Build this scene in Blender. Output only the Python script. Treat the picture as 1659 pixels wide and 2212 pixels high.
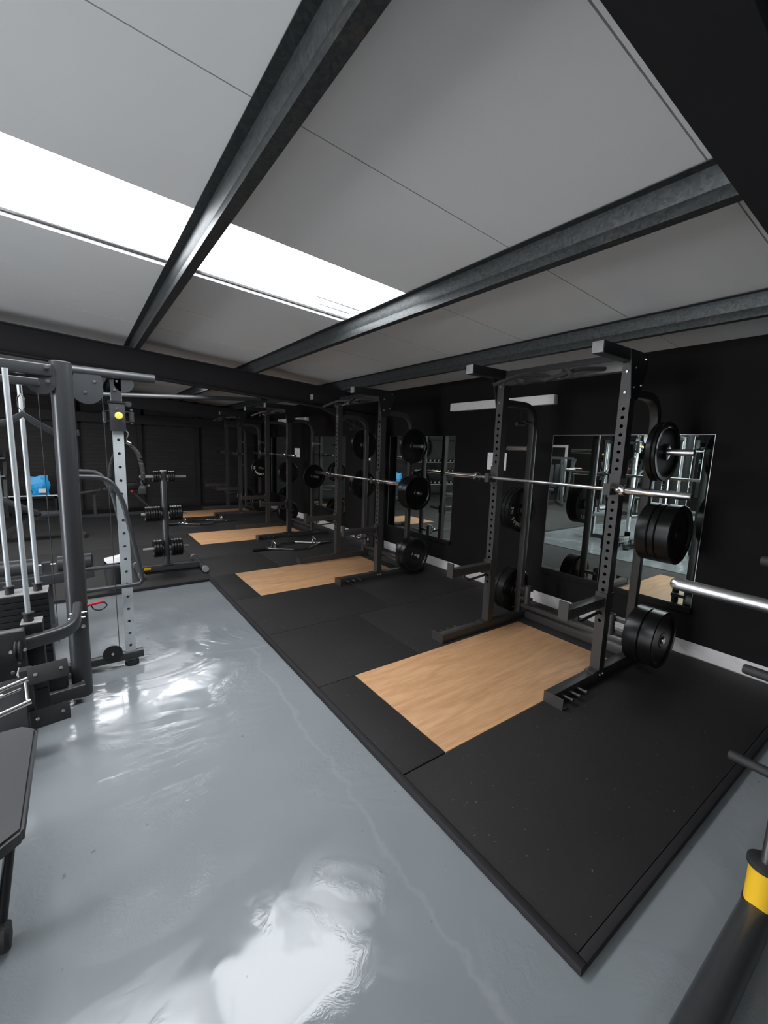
import bpy, bmesh, math, random
from mathutils import Vector, Matrix
random.seed(7)
for o in list(bpy.data.objects): bpy.data.objects.remove(o)
SC = bpy.context.scene
COL = SC.collection

# ------------------------------------------------------------------ camera
FPX, YAW, PITCH, ROLL, CAMH = 920.18, 0.62458, -0.148713, 0.032402, 1.73
cy, sy = math.cos(YAW), math.sin(YAW)
fw = Vector((sy*math.cos(PITCH), cy*math.cos(PITCH), math.sin(PITCH)))
rt = Vector((cy, -sy, 0)); up = rt.cross(fw)
r2 = rt*math.cos(ROLL)+up*math.sin(ROLL); u2 = -rt*math.sin(ROLL)+up*math.cos(ROLL)
cam = bpy.data.cameras.new('camera'); co = bpy.data.objects.new('camera', cam); COL.objects.link(co)
co.matrix_world = Matrix(((r2.x, u2.x, -fw.x, 0), (r2.y, u2.y, -fw.y, 0), (r2.z, u2.z, -fw.z, CAMH), (0, 0, 0, 1)))
cam.sensor_fit = 'VERTICAL'; cam.sensor_height = 36; cam.lens = FPX/2212*36; cam.clip_start = 0.02
SC.camera = co

# ------------------------------------------------------------------ light and exposure
SKYLIGHT = 7.5
w = bpy.data.worlds.new('overcast'); SC.world = w; w.use_nodes = True
w.node_tree.nodes['Background'].inputs[0].default_value = (0.90, 0.94, 1.0, 1)
w.node_tree.nodes['Background'].inputs[1].default_value = 3.0
vs = SC.view_settings
vs.view_transform = 'Standard'; vs.look = 'None'; vs.gamma = 1; vs.use_curve_mapping = False
vs.exposure = 0.6
def area(name, loc, size, size_y, power, rot, col=(1, 1, 1)):
    l = bpy.data.lights.new(name, 'AREA'); l.shape = 'RECTANGLE'; l.size = size; l.size_y = size_y
    l.energy = power; l.color = col
    o = bpy.data.objects.new(name, l); COL.objects.link(o); o.location = loc; o.rotation_euler = rot
    return o
# added daylight fill at an invented, unseen opening in the left wall
area('added_side_fill', (-8.15, 1.9, 1.35), 2.6, 3.4, 400, (math.radians(90), 0, math.radians(-90)), (0.90, 0.95, 1.0))

# ------------------------------------------------------------------ materials
def newmat(name):
    m = bpy.data.materials.new(name); m.use_nodes = True
    nt = m.node_tree; b = nt.nodes['Principled BSDF']
    return m, nt, b
def pmat(name, col, rough=.5, metal=0., noise=0., scale=30., bump=0., bscale=None, col2=None, spec=None, coat=0.):
    m, nt, b = newmat(name)
    b.inputs['Base Color'].default_value = (*col, 1); b.inputs['Roughness'].default_value = rough
    b.inputs['Metallic'].default_value = metal
    if spec is not None: b.inputs['Specular IOR Level'].default_value = spec
    if coat: b.inputs['Coat Weight'].default_value = coat
    tc = nt.nodes.new('ShaderNodeTexCoord'); n = nt.nodes.new('ShaderNodeTexNoise')
    n.inputs['Scale'].default_value = scale; n.inputs['Detail'].default_value = 4
    nt.links.new(tc.outputs['Object'], n.inputs['Vector'])
    c2 = col2 or tuple(c*(1-noise) for c in col)
    mx = nt.nodes.new('ShaderNodeMix'); mx.data_type = 'RGBA'
    mx.inputs['A'].default_value = (*col, 1); mx.inputs['B'].default_value = (*c2, 1)
    nt.links.new(n.outputs['Fac'], mx.inputs['Factor']); nt.links.new(mx.outputs['Result'], b.inputs['Base Color'])
    if bump:
        n2 = nt.nodes.new('ShaderNodeTexNoise'); n2.inputs['Scale'].default_value = bscale or scale*3
        n2.inputs['Detail'].default_value = 3
        nt.links.new(tc.outputs['Object'], n2.inputs['Vector'])
        bp = nt.nodes.new('ShaderNodeBump'); bp.inputs['Strength'].default_value = bump; bp.inputs['Distance'].default_value = .01
        nt.links.new(n2.outputs['Fac'], bp.inputs['Height']); nt.links.new(bp.outputs['Normal'], b.inputs['Normal'])
    return m
M = {}
M['black_steel'] = pmat('black_powder_coat', (.013, .013, .014), .42, 0, .25, 90, .08, 400)
M['rack_steel'] = pmat('rack_powder_coat', (.040, .036, .034), .40, 0, .2, 70, .06, 400)
M['grey_steel'] = pmat('charcoal_powder_coat', (.050, .052, .055), .29, 0, .2, 60, .05, 300)
M['chrome'] = pmat('chrome', (.72, .71, .69), .16, 1, .08, 60)
M['satin_chrome'] = pmat('brushed_steel', (.62, .61, .60), .30, 1, .12, 80)
M['bolt'] = pmat('zinc_bolt', (.72, .72, .70), .3, 1, .1, 100)
M['rubber'] = pmat('black_rubber', (.0065, .0063, .006), .30, 0, .3, 40, .06, 200, spec=.4)
M['grip'] = pmat('grip_rubber', (.022, .022, .022), .62, 0, .3, 40, .2, 300)
M['pad'] = pmat('black_vinyl', (.040, .040, .042), .42, 0, .2, 60, .06, 500)
M['wall'] = pmat('black_wall_paint', (.0090, .0070, .0064), .88, 0, .35, 7, .12, 160, spec=.25)
M['beam'] = pmat('black_beam_paint', (.012, .010, .012), .7, 0, .4, 6, .05, 60)
M['skirting'] = pmat('white_gloss_skirting', (.84, .79, .78), .35, 0, .06, 3)
M['white'] = pmat('white_plastic', (.84, .80, .77), .42, 0, .04, 5)
M['paper'] = pmat('white_paper', (.85, .82, .83), .7, 0, .04, 10)
M['ink'] = pmat('grey_print', (.30, .29, .30), .7)
M['yellow'] = pmat('yellow_label', (.82, .48, .02), .4, 0, .05, 20)
M['yellow_knob'] = pmat('yellow_knob', (.80, .72, .16), .4, 0, .05, 20)
M['red'] = pmat('red_plastic', (.65, .02, .04), .35, 0, .1, 20)
M['blue'] = pmat('blue_plastic_bag', (.015, .36, .86), .35, 0, 0, 12, .6, 9, col2=(.05, .52, .98))
M['cap'] = pmat('grey_end_cap', (.30, .29, .29), .45, 0, .3, 25)
M['lettering'] = pmat('white_lettering', (.92, .92, .90), .5)
M['zinc'] = pmat('zinc_channel', (.62, .66, .68), .34, .25, .2, 12)
M['led'] = newmat('green_led')[0]
b = M['led'].node_tree.nodes['Principled BSDF']; b.inputs['Base Color'].default_value = (0, .5, .1, 1)
b.inputs['Emission Color'].default_value = (0.0, 1, .2, 1); b.inputs['Emission Strength'].default_value = 1.6

# mirror glass
m, nt, b = newmat('mirror_glass'); M['mirror'] = m
b.inputs['Base Color'].default_value = (.76, .84, .80, 1); b.inputs['Metallic'].default_value = 1; b.inputs['Roughness'].default_value = .012
# black painted blockwork
m, nt, b = newmat('painted_blockwork'); M['brickwall'] = m
tc = nt.nodes.new('ShaderNodeTexCoord'); mp = nt.nodes.new('ShaderNodeMapping'); mp.inputs['Rotation'].default_value = (math.radians(90), 0, 0)
nt.links.new(tc.outputs['Object'], mp.inputs['Vector'])
br = nt.nodes.new('ShaderNodeTexBrick'); br.inputs['Scale'].default_value = 1; br.inputs['Brick Width'].default_value = .30; br.inputs['Row Height'].default_value = .085
br.inputs['Mortar Size'].default_value = .006; br.inputs['Color1'].default_value = (.022, .018, .016, 1); br.inputs['Color2'].default_value = (.016, .0135, .012, 1); br.inputs['Mortar'].default_value = (.011, .0095, .009, 1)
nt.links.new(mp.outputs['Vector'], br.inputs['Vector']); nt.links.new(br.outputs['Color'], b.inputs['Base Color'])
b.inputs['Roughness'].default_value = .7
bp = nt.nodes.new('ShaderNodeBump'); bp.inputs['Strength'].default_value = .6; bp.inputs['Distance'].default_value = .004; bp.invert = True
nt.links.new(br.outputs['Fac'], bp.inputs['Height']); nt.links.new(bp.outputs['Normal'], b.inputs['Normal'])
# skylight sheet: daylight through translucent roof sheet
m, nt, b = newmat('skylight_sheet'); M['sky'] = m
b.inputs['Base Color'].default_value = (.6, .6, .6, 1); b.inputs['Roughness'].default_value = .5
b.inputs['Emission Color'].default_value = (.93, .96, 1.0, 1); b.inputs['Emission Strength'].default_value = SKYLIGHT

# rubber floor mats
def mat_rubber(name, base, spec):
    m, nt, b = newmat(name)
    tc = nt.nodes.new('ShaderNodeTexCoord')
    def noise(s, d=4, r=.5):
        n = nt.nodes.new('ShaderNodeTexNoise'); n.inputs['Scale'].default_value = s; n.inputs['Detail'].default_value = d
        n.inputs['Roughness'].default_value = r
        nt.links.new(tc.outputs['Object'], n.inputs['Vector']); return n
    a = noise(1.6, 5, .6); mx = nt.nodes.new('ShaderNodeMix'); mx.data_type = 'RGBA'
    mx.inputs['A'].default_value = (*[c*.72 for c in base], 1); mx.inputs['B'].default_value = (*[c*1.35 for c in base], 1)
    nt.links.new(a.outputs['Fac'], mx.inputs['Factor'])
    f = noise(55, 2); rp = nt.nodes.new('ShaderNodeValToRGB')
    rp.color_ramp.elements[0].position = .725; rp.color_ramp.elements[1].position = .76
    nt.links.new(f.outputs['Fac'], rp.inputs['Fac'])
    mx2 = nt.nodes.new('ShaderNodeMix'); mx2.data_type = 'RGBA'; mx2.inputs['B'].default_value = (*spec, 1)
    nt.links.new(rp.outputs['Color'], mx2.inputs['Factor']); nt.links.new(mx.outputs['Result'], mx2.inputs['A'])
    nt.links.new(mx2.outputs['Result'], b.inputs['Base Color'])
    b.inputs['Roughness'].default_value = .66; b.inputs['Specular IOR Level'].default_value = .3
    g = noise(380, 2); bp = nt.nodes.new('ShaderNodeBump'); bp.inputs['Strength'].default_value = .35; bp.inputs['Distance'].default_value = .004
    nt.links.new(g.outputs['Fac'], bp.inputs['Height']); nt.links.new(bp.outputs['Normal'], b.inputs['Normal'])
    return m
M['mat'] = mat_rubber('rubber_mat', (.0200, .0180, .0170), (.12, .11, .10))

# light oak board, grain along X
m, nt, b = newmat('oak_board'); M['wood'] = m
tc = nt.nodes.new('ShaderNodeTexCoord'); mp = nt.nodes.new('ShaderNodeMapping')
mp.inputs['Scale'].default_value = (.9, 7, 1); nt.links.new(tc.outputs['Object'], mp.inputs['Vector'])
n1 = nt.nodes.new('ShaderNodeTexNoise'); n1.inputs['Scale'].default_value = 1.6; n1.inputs['Detail'].default_value = 6; n1.inputs['Distortion'].default_value = 1.3
n2 = nt.nodes.new('ShaderNodeTexNoise'); n2.inputs['Scale'].default_value = 11; n2.inputs['Detail'].default_value = 5
nt.links.new(mp.outputs['Vector'], n1.inputs['Vector']); nt.links.new(mp.outputs['Vector'], n2.inputs['Vector'])
rp = nt.nodes.new('ShaderNodeValToRGB'); e = rp.color_ramp.elements
e[0].position = .30; e[0].color = (.45, .235, .110, 1); e[1].position = .68; e[1].color = (.66, .385, .200, 1)
mxf = nt.nodes.new('ShaderNodeMix'); mxf.inputs['Factor'].default_value = .3
nt.links.new(n1.outputs['Fac'], mxf.inputs['A']); nt.links.new(n2.outputs['Fac'], mxf.inputs['B'])
nt.links.new(mxf.outputs['Result'], rp.inputs['Fac']); nt.links.new(rp.outputs['Color'], b.inputs['Base Color'])
b.inputs['Roughness'].default_value = .5

# glossy grey epoxy floor
m, nt, b = newmat('grey_epoxy_floor'); M['floor'] = m
tc = nt.nodes.new('ShaderNodeTexCoord')
def N(s, d=4, r=.5, dist=0, vec=None):
    n = nt.nodes.new('ShaderNodeTexNoise'); n.inputs['Scale'].default_value = s; n.inputs['Detail'].default_value = d
    n.inputs['Roughness'].default_value = r; n.inputs['Distortion'].default_value = dist
    nt.links.new(vec or tc.outputs['Object'], n.inputs['Vector']); return n
def ramp(src, stops):
    r = nt.nodes.new('ShaderNodeValToRGB'); el = r.color_ramp.elements
    el[0].position, el[0].color = stops[0][0], (*stops[0][1], 1); el[1].position, el[1].color = stops[-1][0], (*stops[-1][1], 1)
    nt.links.new(src, r.inputs['Fac']); return r
def mixc(f, a, bb):
    x = nt.nodes.new('ShaderNodeMix'); x.data_type = 'RGBA'
    for s, v in (('Factor', f), ('A', a), ('B', bb)):
        if isinstance(v, (int, float)): x.inputs[s].default_value = v
        elif isinstance(v, tuple): x.inputs[s].default_value = (*v, 1)
        else: nt.links.new(v, x.inputs[s])
    return x
big = N(.55, 3, .5, .6)
base = ramp(big.outputs['Fac'], ((.36, (.222, .242, .256)), (.64, (.262, .280, .292))))
dots = ramp(N(16, 2).outputs['Fac'], ((.735, (0, 0, 0)), (.75, (1, 1, 1))))
c1 = mixc(dots.outputs['Color'], base.outputs['Color'], (.17, .18, .19))
b.inputs['Specular IOR Level'].default_value = .55
# thin cracks
vo = nt.nodes.new('ShaderNodeTexVoronoi'); vo.feature = 'DISTANCE_TO_EDGE'; vo.inputs['Scale'].default_value = .2
wv = N(3.5, 4, .6); vm = nt.nodes.new('ShaderNodeVectorMath'); vm.operation = 'MULTIPLY_ADD'
nt.links.new(wv.outputs['Color'], vm.inputs[0]); vm.inputs[1].default_value = (.22, .22, 0); nt.links.new(tc.outputs['Object'], vm.inputs[2])
nt.links.new(vm.outputs['Vector'], vo.inputs['Vector'])
cr = ramp(vo.outputs['Distance'], ((.0, (1, 1, 1)), (.0007, (0, 0, 0))))
c2 = mixc(cr.outputs['Color'], c1.outputs['Result'], (.27, .285, .30))
nt.links.new(c2.outputs['Result'], b.inputs['Base Color'])
ro = ramp(N(1.7, 4, .6, .8).outputs['Fac'], ((.47, (.09, .09, .09)), (.51, (.19, .19, .19))))
nt.links.new(ro.outputs['Color'], b.inputs['Roughness'])
# trowel waves and chips
h1 = N(2.2, 2, .4, .5)
pw = ramp(N(1.1, 3, .6, 1.2).outputs['Fac'], ((.47, (0, 0, 0)), (.56, (1, 1, 1))))
h2 = N(14, 4, .65, 2.2)
mul = nt.nodes.new('ShaderNodeMath'); mul.operation = 'MULTIPLY'
nt.links.new(pw.outputs['Color'], mul.inputs[0]); nt.links.new(h2.outputs['Fac'], mul.inputs[1])
add = nt.nodes.new('ShaderNodeMath'); add.operation = 'MULTIPLY_ADD'; add.inputs[1].default_value = .5
nt.links.new(mul.outputs['Value'], add.inputs[0]); nt.links.new(h1.outputs['Fac'], add.inputs[2])
bp = nt.nodes.new('ShaderNodeBump'); bp.inputs['Strength'].default_value = .30; bp.inputs['Distance'].default_value = .02
nt.links.new(add.outputs['Value'], bp.inputs['Height']); nt.links.new(bp.outputs['Normal'], b.inputs['Normal'])

# ceiling panels with fine ribs running down the slope
m, nt, b = newmat('ceiling_panel'); M['ceiling'] = m
tc = nt.nodes.new('ShaderNodeTexCoord'); sp = nt.nodes.new('ShaderNodeSeparateXYZ'); nt.links.new(tc.outputs['Object'], sp.inputs[0])
wm = nt.nodes.new('ShaderNodeMath'); wm.operation = 'MULTIPLY'; wm.inputs[1].default_value = 2*math.pi/.05
sn = nt.nodes.new('ShaderNodeMath'); sn.operation = 'SINE'
nt.links.new(sp.outputs['Y'], wm.inputs[0]); nt.links.new(wm.outputs[0], sn.inputs[0])
pwn = nt.nodes.new('ShaderNodeMath'); pwn.operation = 'POWER'; pwn.inputs[1].default_value = 8
ab = nt.nodes.new('ShaderNodeMath'); ab.operation = 'ABSOLUTE'; nt.links.new(sn.outputs[0], ab.inputs[0]); nt.links.new(ab.outputs[0], pwn.inputs[0])
bp = nt.nodes.new('ShaderNodeBump'); bp.inputs['Strength'].default_value = .05; bp.inputs['Distance'].default_value = .003
nt.links.new(pwn.outputs[0], bp.inputs['Height']); nt.links.new(bp.outputs['Normal'], b.inputs['Normal'])
n = nt.nodes.new('ShaderNodeTexNoise'); n.inputs['Scale'].default_value = 1.2; nt.links.new(tc.outputs['Object'], n.inputs['Vector'])
mx = nt.nodes.new('ShaderNodeMix'); mx.data_type = 'RGBA'; mx.inputs['A'].default_value = (.90, .885, .865, 1); mx.inputs['B'].default_value = (.84, .825, .805, 1)
nt.links.new(n.outputs['Fac'], mx.inputs['Factor']); nt.links.new(mx.outputs['Result'], b.inputs['Base Color'])
b.inputs['Roughness'].default_value = .34
M['joint'] = pmat('panel_joint_shadow_gap', (.05, .05, .05), .8)
# galvanised purlin with spangle and a little rust
m, nt, b = newmat('galvanised_steel'); M['galv'] = m
tc = nt.nodes.new('ShaderNodeTexCoord'); v = nt.nodes.new('ShaderNodeTexVoronoi'); v.inputs['Scale'].default_value = 70
nt.links.new(tc.outputs['Object'], v.inputs['Vector'])
rp = nt.nodes.new('ShaderNodeValToRGB'); rp.color_ramp.elements[0].color = (.024, .027, .028, 1); rp.color_ramp.elements[1].color = (.062, .067, .067, 1)
nt.links.new(v.outputs['Color'], rp.inputs['Fac'])
n = nt.nodes.new('ShaderNodeTexNoise'); n.inputs['Scale'].default_value = 2.3; n.inputs['Detail'].default_value = 8; n.inputs['Roughness'].default_value = .75
nt.links.new(tc.outputs['Object'], n.inputs['Vector'])
r3 = nt.nodes.new('ShaderNodeValToRGB'); r3.color_ramp.elements[0].position = .60; r3.color_ramp.elements[1].position = .72
nt.links.new(n.outputs['Fac'], r3.inputs['Fac'])
mx = nt.nodes.new('ShaderNodeMix'); mx.data_type = 'RGBA'; mx.inputs['B'].default_value = (.17, .12, .085, 1)
nt.links.new(r3.outputs['Color'], mx.inputs['Factor']); nt.links.new(rp.outputs['Color'], mx.inputs['A']); nt.links.new(mx.outputs['Result'], b.inputs['Base Color'])
b.inputs['Metallic'].default_value = .35; b.inputs['Roughness'].default_value = .50

# ------------------------------------------------------------------ mesh helpers
class MB:
    def __init__(s): s.bm = bmesh.new()
    def box(s, x0, x1, y0, y1, z0, z1, bev=0):
        return s.obox(((x0+x1)/2, (y0+y1)/2, (z0+z1)/2), (abs(x1-x0), abs(y1-y0), abs(z1-z0)), None, bev)
    def obox(s, c, size, rot=None, bev=0):
        r = bmesh.ops.create_cube(s.bm, size=1.0); vs_ = r['verts']
        mt = Matrix.Translation(Vector(c)) @ ((rot.to_4x4() if rot else Matrix.Identity(4))) @ Matrix.Diagonal((*size, 1))
        bmesh.ops.transform(s.bm, matrix=mt, verts=vs_)
        if bev:
            es = list({e for v_ in vs_ for e in v_.link_edges})
            bmesh.ops.bevel(s.bm, geom=es, offset=bev, segments=2, affect='EDGES', profile=.6)
        return s
    def sweep(s, pts, sect, up=(0, 0, 1), caps=True, closed=False):
        pts = [Vector(p) for p in pts]; n = len(pts); rings = []
        prev = None
        for i, p in enumerate(pts):
            if closed: t = (pts[(i+1) % n]-pts[i-1]).normalized()
            elif i == 0: t = (pts[1]-p).normalized()
            elif i == n-1: t = (p-pts[-2]).normalized()
            else:
                a = (p-pts[i-1]).normalized(); c_ = (pts[i+1]-p).normalized(); t = (a+c_).normalized()
            ref = Vector(up) if prev is None else prev
            side = t.cross(ref)
            if side.length < 1e-4: side = t.cross(Vector((1, 0, 0)))
            side.normalize(); nu = side.cross(t).normalized()
            if prev is not None or True: prev = nu
            sc = 1.0
            if 0 < i < n-1 or closed:
                d = max(.5, (pts[i]-pts[i-1]).normalized().dot(t)); sc = 1/d
            rings.append([s.bm.verts.new(p+side*(a_*sc if False else a_)+nu*b_) for a_, b_ in sect])
        k = len(sect)
        rng = range(n) if closed else range(n-1)
        for i in rng:
            A, B = rings[i], rings[(i+1) % n]
            for j in range(k):
                s.bm.faces.new((A[j], A[(j+1) % k], B[(j+1) % k], B[j]))
        if caps and not closed:
            s.bm.faces.new(rings[0][::-1]); s.bm.faces.new(rings[-1])
        return s
    def tube(s, pts, r, n=12, closed=False, fil=0, up=(0, 0, 1)):
        if fil: pts = fillet(pts, fil)
        return s.sweep(pts, [(r*math.cos(2*math.pi*i/n), r*math.sin(2*math.pi*i/n)) for i in range(n)], up, True, closed)
    def rect(s, pts, wd, ht, up=(0, 0, 1), fil=0, rad=0):
        if fil: pts = fillet(pts, fil)
        a, b_ = wd/2, ht/2
        if rad:
            sect = []
            for cx, cz, a0 in ((a-rad, b_-rad, 0), (-a+rad, b_-rad, 90), (-a+rad, -b_+rad, 180), (a-rad, -b_+rad, 270)):
                for k in range(4):
                    t = math.radians(a0+k*30); sect.append((cx+rad*math.cos(t), cz+rad*math.sin(t)))
        else: sect = [(a, b_), (-a, b_), (-a, -b_), (a, -b_)]
        return s.sweep(pts, sect, up)
    def cyl(s, p0, p1, r, n=20, r1=None):
        p0, p1 = Vector(p0), Vector(p1); t = (p1-p0).normalized()
        ref = Vector((0, 0, 1)) if abs(t.z) < .9 else Vector((1, 0, 0))
        a = t.cross(ref).normalized(); b_ = a.cross(t)
        r1 = r if r1 is None else r1
        A = [s.bm.verts.new(p0+(a*math.cos(2*math.pi*i/n)+b_*math.sin(2*math.pi*i/n))*r) for i in range(n)]
        B = [s.bm.verts.new(p1+(a*math.cos(2*math.pi*i/n)+b_*math.sin(2*math.pi*i/n))*r1) for i in range(n)]
        for j in range(n): s.bm.faces.new((A[j], B[j], B[(j+1) % n], A[(j+1) % n]))
        s.bm.faces.new(A); s.bm.faces.new(B[::-1])
        return s
    def lathe(s, prof, origin, axis, n=40):
        o = Vector(origin); t = Vector(axis).normalized(); ref = Vector((0, 0, 1)) if abs(t.z) < .9 else Vector((1, 0, 0))
        a = t.cross(ref).normalized(); b_ = a.cross(t); rings = []
        for r, h in prof:
            rings.append([s.bm.verts.new(o+t*h+(a*math.cos(2*math.pi*i/n)+b_*math.sin(2*math.pi*i/n))*max(r, 1e-4)) for i in range(n)])
        for i in range(len(prof)-1):
            A, B = rings[i], rings[i+1]
            for j in range(n): s.bm.faces.new((A[j], B[j], B[(j+1) % n], A[(j+1) % n]))
        s.bm.faces.new(rings[0]); s.bm.faces.new(rings[-1][::-1])
        return s
    def prism(s, poly, f0, f1):
        """poly: list of 3D points of one face, f0->f1 offset vector"""
        A = [s.bm.verts.new(Vector(p)+Vector(f0)) for p in poly]; B = [s.bm.verts.new(Vector(p)+Vector(f1)) for p in poly]
        k = len(poly)
        for j in range(k): s.bm.faces.new((A[j], A[(j+1) % k], B[(j+1) % k], B[j]))
        s.bm.faces.new(A[::-1]); s.bm.faces.new(B)
        return s
    def sphere(s, c, r, sx=1, sy_=1, sz=1):
        rr = bmesh.ops.create_uvsphere(s.bm, u_segments=18, v_segments=12, radius=r)
        bmesh.ops.transform(s.bm, matrix=Matrix.Translation(Vector(c)) @ Matrix.Diagonal((sx, sy_, sz, 1)), verts=rr['verts'])
        return s
    def perf(s, x0, x1, y0, y1, z0, z1, holes, r, axis='x'):
        """square tube standing along z (hole faces normal to axis), open holes through both faces"""
        hs = sorted(holes)
        def V(u, a, z): return s.bm.verts.new((u, a, z) if axis == 'x' else (a, u, z))
        if axis == 'x': us, a0, a1 = (x0, x1), y0, y1
        else: us, a0, a1 = (y0, y1), x0, x1
        am = (a0+a1)/2
        for u in us:
            cur = z0
            for h in hs:
                half = r*1.5
                if h-half > cur+1e-5: s.bm.faces.new((V(u, a0, cur), V(u, a1, cur), V(u, a1, h-half), V(u, a0, h-half)))
                n = 16; inn = []; out = []
                for i in range(n):
                    t = 2*math.pi*i/n; cx, cz = math.cos(t), math.sin(t); mmm = max(abs(cx), abs(cz))
                    inn.append(V(u, am+r*cx, h+r*cz)); out.append(V(u, am+(a1-a0)/2*cx/mmm, h+half*cz/mmm))
                for i in range(n): s.bm.faces.new((inn[i], out[i], out[(i+1) % n], inn[(i+1) % n]))
                cur = h+half
            if cur < z1: s.bm.faces.new((V(u, a0, cur), V(u, a1, cur), V(u, a1, z1), V(u, a0, z1)))
        for a in (a0, a1):
            s.bm.faces.new((V(us[0], a, z0), V(us[1], a, z0), V(us[1], a, z1), V(us[0], a, z1)))
        for z in (z0, z1):
            s.bm.faces.new((V(us[0], a0, z), V(us[1], a0, z), V(us[1], a1, z), V(us[0], a1, z)))
        bmesh.ops.remove_doubles(s.bm, verts=s.bm.verts, dist=1e-5)
        return s
    def build(s, name, mat, parent=None, ang=.6):
        bm = s.bm
        bmesh.ops.recalc_face_normals(bm, faces=bm.faces)
        if parent is not None:
            L = WL[parent.name]
            bmesh.ops.translate(bm, verts=bm.verts, vec=-L)
        else: L = Vector((0, 0, 0))
        for f in bm.faces: f.smooth = True
        for e_ in bm.edges:
            if len(e_.link_faces) != 2 or e_.calc_face_angle(0) > ang: e_.smooth = False
        me = bpy.data.meshes.new(name); bm.to_mesh(me); bm.free()
        me.materials.append(M[mat] if isinstance(mat, str) else mat)
        o = bpy.data.objects.new(name, me); COL.objects.link(o)
        if parent is not None: o.parent = parent
        WL[o.name] = L
        return o
WL = {}
def fillet(pts, rad, seg=6):
    pts = [Vector(p) for p in pts]; out = [pts[0]]
    for i in range(1, len(pts)-1):
        p = pts[i]; a = pts[i-1]-p; c = pts[i+1]-p
        d = min(rad, a.length*.49, c.length*.49)
        A = p+a.normalized()*d; B = p+c.normalized()*d
        for k in range(seg+1):
            t = k/seg; out.append(A*(1-t)**2+p*2*t*(1-t)+B*t*t)
    out.append(pts[-1]); return out
def thing(name, label, cat, loc, group=None):
    o = bpy.data.objects.new(name, None); COL.objects.link(o); o.location = loc; o.empty_display_size = .1
    WL[o.name] = Vector(loc); o['label'] = label; o['category'] = cat
    if group: o['group'] = group
    return o
def tag(o, label, cat, group=None):
    o['label'] = label; o['category'] = cat
    if group: o['group'] = group
    return o
def struct(o): o['kind'] = 'structure'; return o
def single(mb, name, mat, loc, label, cat, group=None):
    """one-mesh thing with its origin at loc"""
    bmesh.ops.translate(mb.bm, verts=mb.bm.verts, vec=-Vector(loc))
    o = mb.build(name, mat); o.location = loc; WL[o.name] = Vector(loc)
    return tag(o, label, cat, group)
def dup(root, loc, label, group=None):
    def rec(o, par):
        c = o.copy(); COL.objects.link(c)
        if par is not None: c.parent = par
        for ch in list(o.children): rec(ch, c)
        return c
    r = rec(root, None); r.location = loc; WL[r.name] = Vector(loc); r['label'] = label
    if group: r['group'] = group
    return r
def glyph_mesh(mb, ch, size, mtx, depth=.0012):
    cu = bpy.data.curves.new('t', 'FONT'); cu.body = ch; cu.size = size; cu.extrude = depth; cu.offset = size*.02
    cu.align_x = 'CENTER'; cu.align_y = 'CENTER'
    to = bpy.data.objects.new('t', cu); me = bpy.data.meshes.new_from_object(to)
    me.transform(mtx); mb.bm.from_mesh(me)
    bpy.data.objects.remove(to); bpy.data.curves.remove(cu); bpy.data.meshes.remove(me)

# ------------------------------------------------------------------ dimensions
WX = 4.239                                # right wall face
SL = .07                                  # roof slope
def ceil(x): return 2.66+SL*(WX-x)
XL, YB, YF = -8.0, -4.5, 12.45            # left wall, back (behind camera), far wall
MX, MF, MFAR, MT = 1.298, .578, 5.50, .03

# ------------------------------------------------------------------ structure
struct(MB().box(XL-.2, WX+.2, YB-.2, YF+.2, -.1, 0).build('floor', 'floor'))
# ceiling: panels .9 m wide running down the slope, thin joints between them, roof lights in some strips
def slab(mb, x0, x1, y0, y1, t=.06):
    p = [(x0, y0, ceil(x0)), (x1, y0, ceil(x1)), (x1, y1, ceil(x1)), (x0, y1, ceil(x0))]
    mb.prism(p, (0, 0, 0), (0, 0, t))
sky_rows = {2.55: (-7.2, 2.0), 7.95: (-7.2, 2.0), -2.85: (-7.2, -1.0)}  # negative row: unseen roof light behind the camera, added for brightness
cb = MB(); ys = [.75+.9*k for k in range(-7, 15)]
for y in ys:
    key = next((k for k in sky_rows if abs(k-y) < .05), None)
    if key is None: slab(cb, XL-.1, WX+.1, y+.003, y+.897)
    else:
        slab(cb, sky_rows[key][1]+.01, WX+.1, y+.003, y+.897); slab(cb, XL-.1, sky_rows[key][0]-.01, y+.003, y+.897)
struct(cb.build('ceiling', 'ceiling'))
cj = MB(); slab_off = .02
for y in ys:
    p = [(XL-.1, y-.02, ceil(XL-.1)+slab_off), (WX+.1, y-.02, ceil(WX+.1)+slab_off), (WX+.1, y+.02, ceil(WX+.1)+slab_off), (XL-.1, y+.02, ceil(XL-.1)+slab_off)]
    cj.prism(p, (0, 0, 0), (0, 0, .06))
struct(cj.build('trim_1', 'joint'))
wi = 1
for y, (x0, x1) in sky_rows.items():
    sb = MB(); p = [(x0, y+.008, ceil(x0)+.035), (x1, y+.008, ceil(x1)+.035), (x1, y+.892, ceil(x1)+.035), (x0, y+.892, ceil(x0)+.035)]
    sb.prism(p, (0, 0, 0), (0, 0, .012))
    sk = struct(sb.build('window_%d' % wi, 'sky')); wi += 1
    rb = MB()
    for yy, xa, xb in ((y+.63, x1-.42, x1-.03), (y+.76, x1-.33, x1-.05), (y+.875, x1-2.2, x1-1.2)):
        rb.prism([(xa, yy, ceil(xa)+.024), (xb, yy-.012, ceil(xb)+.024), (xb, yy, ceil(xb)+.024)], (0, 0, 0), (0, 0, .008))
    rb.build('sheet_rib', 'joint', sk)
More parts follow.
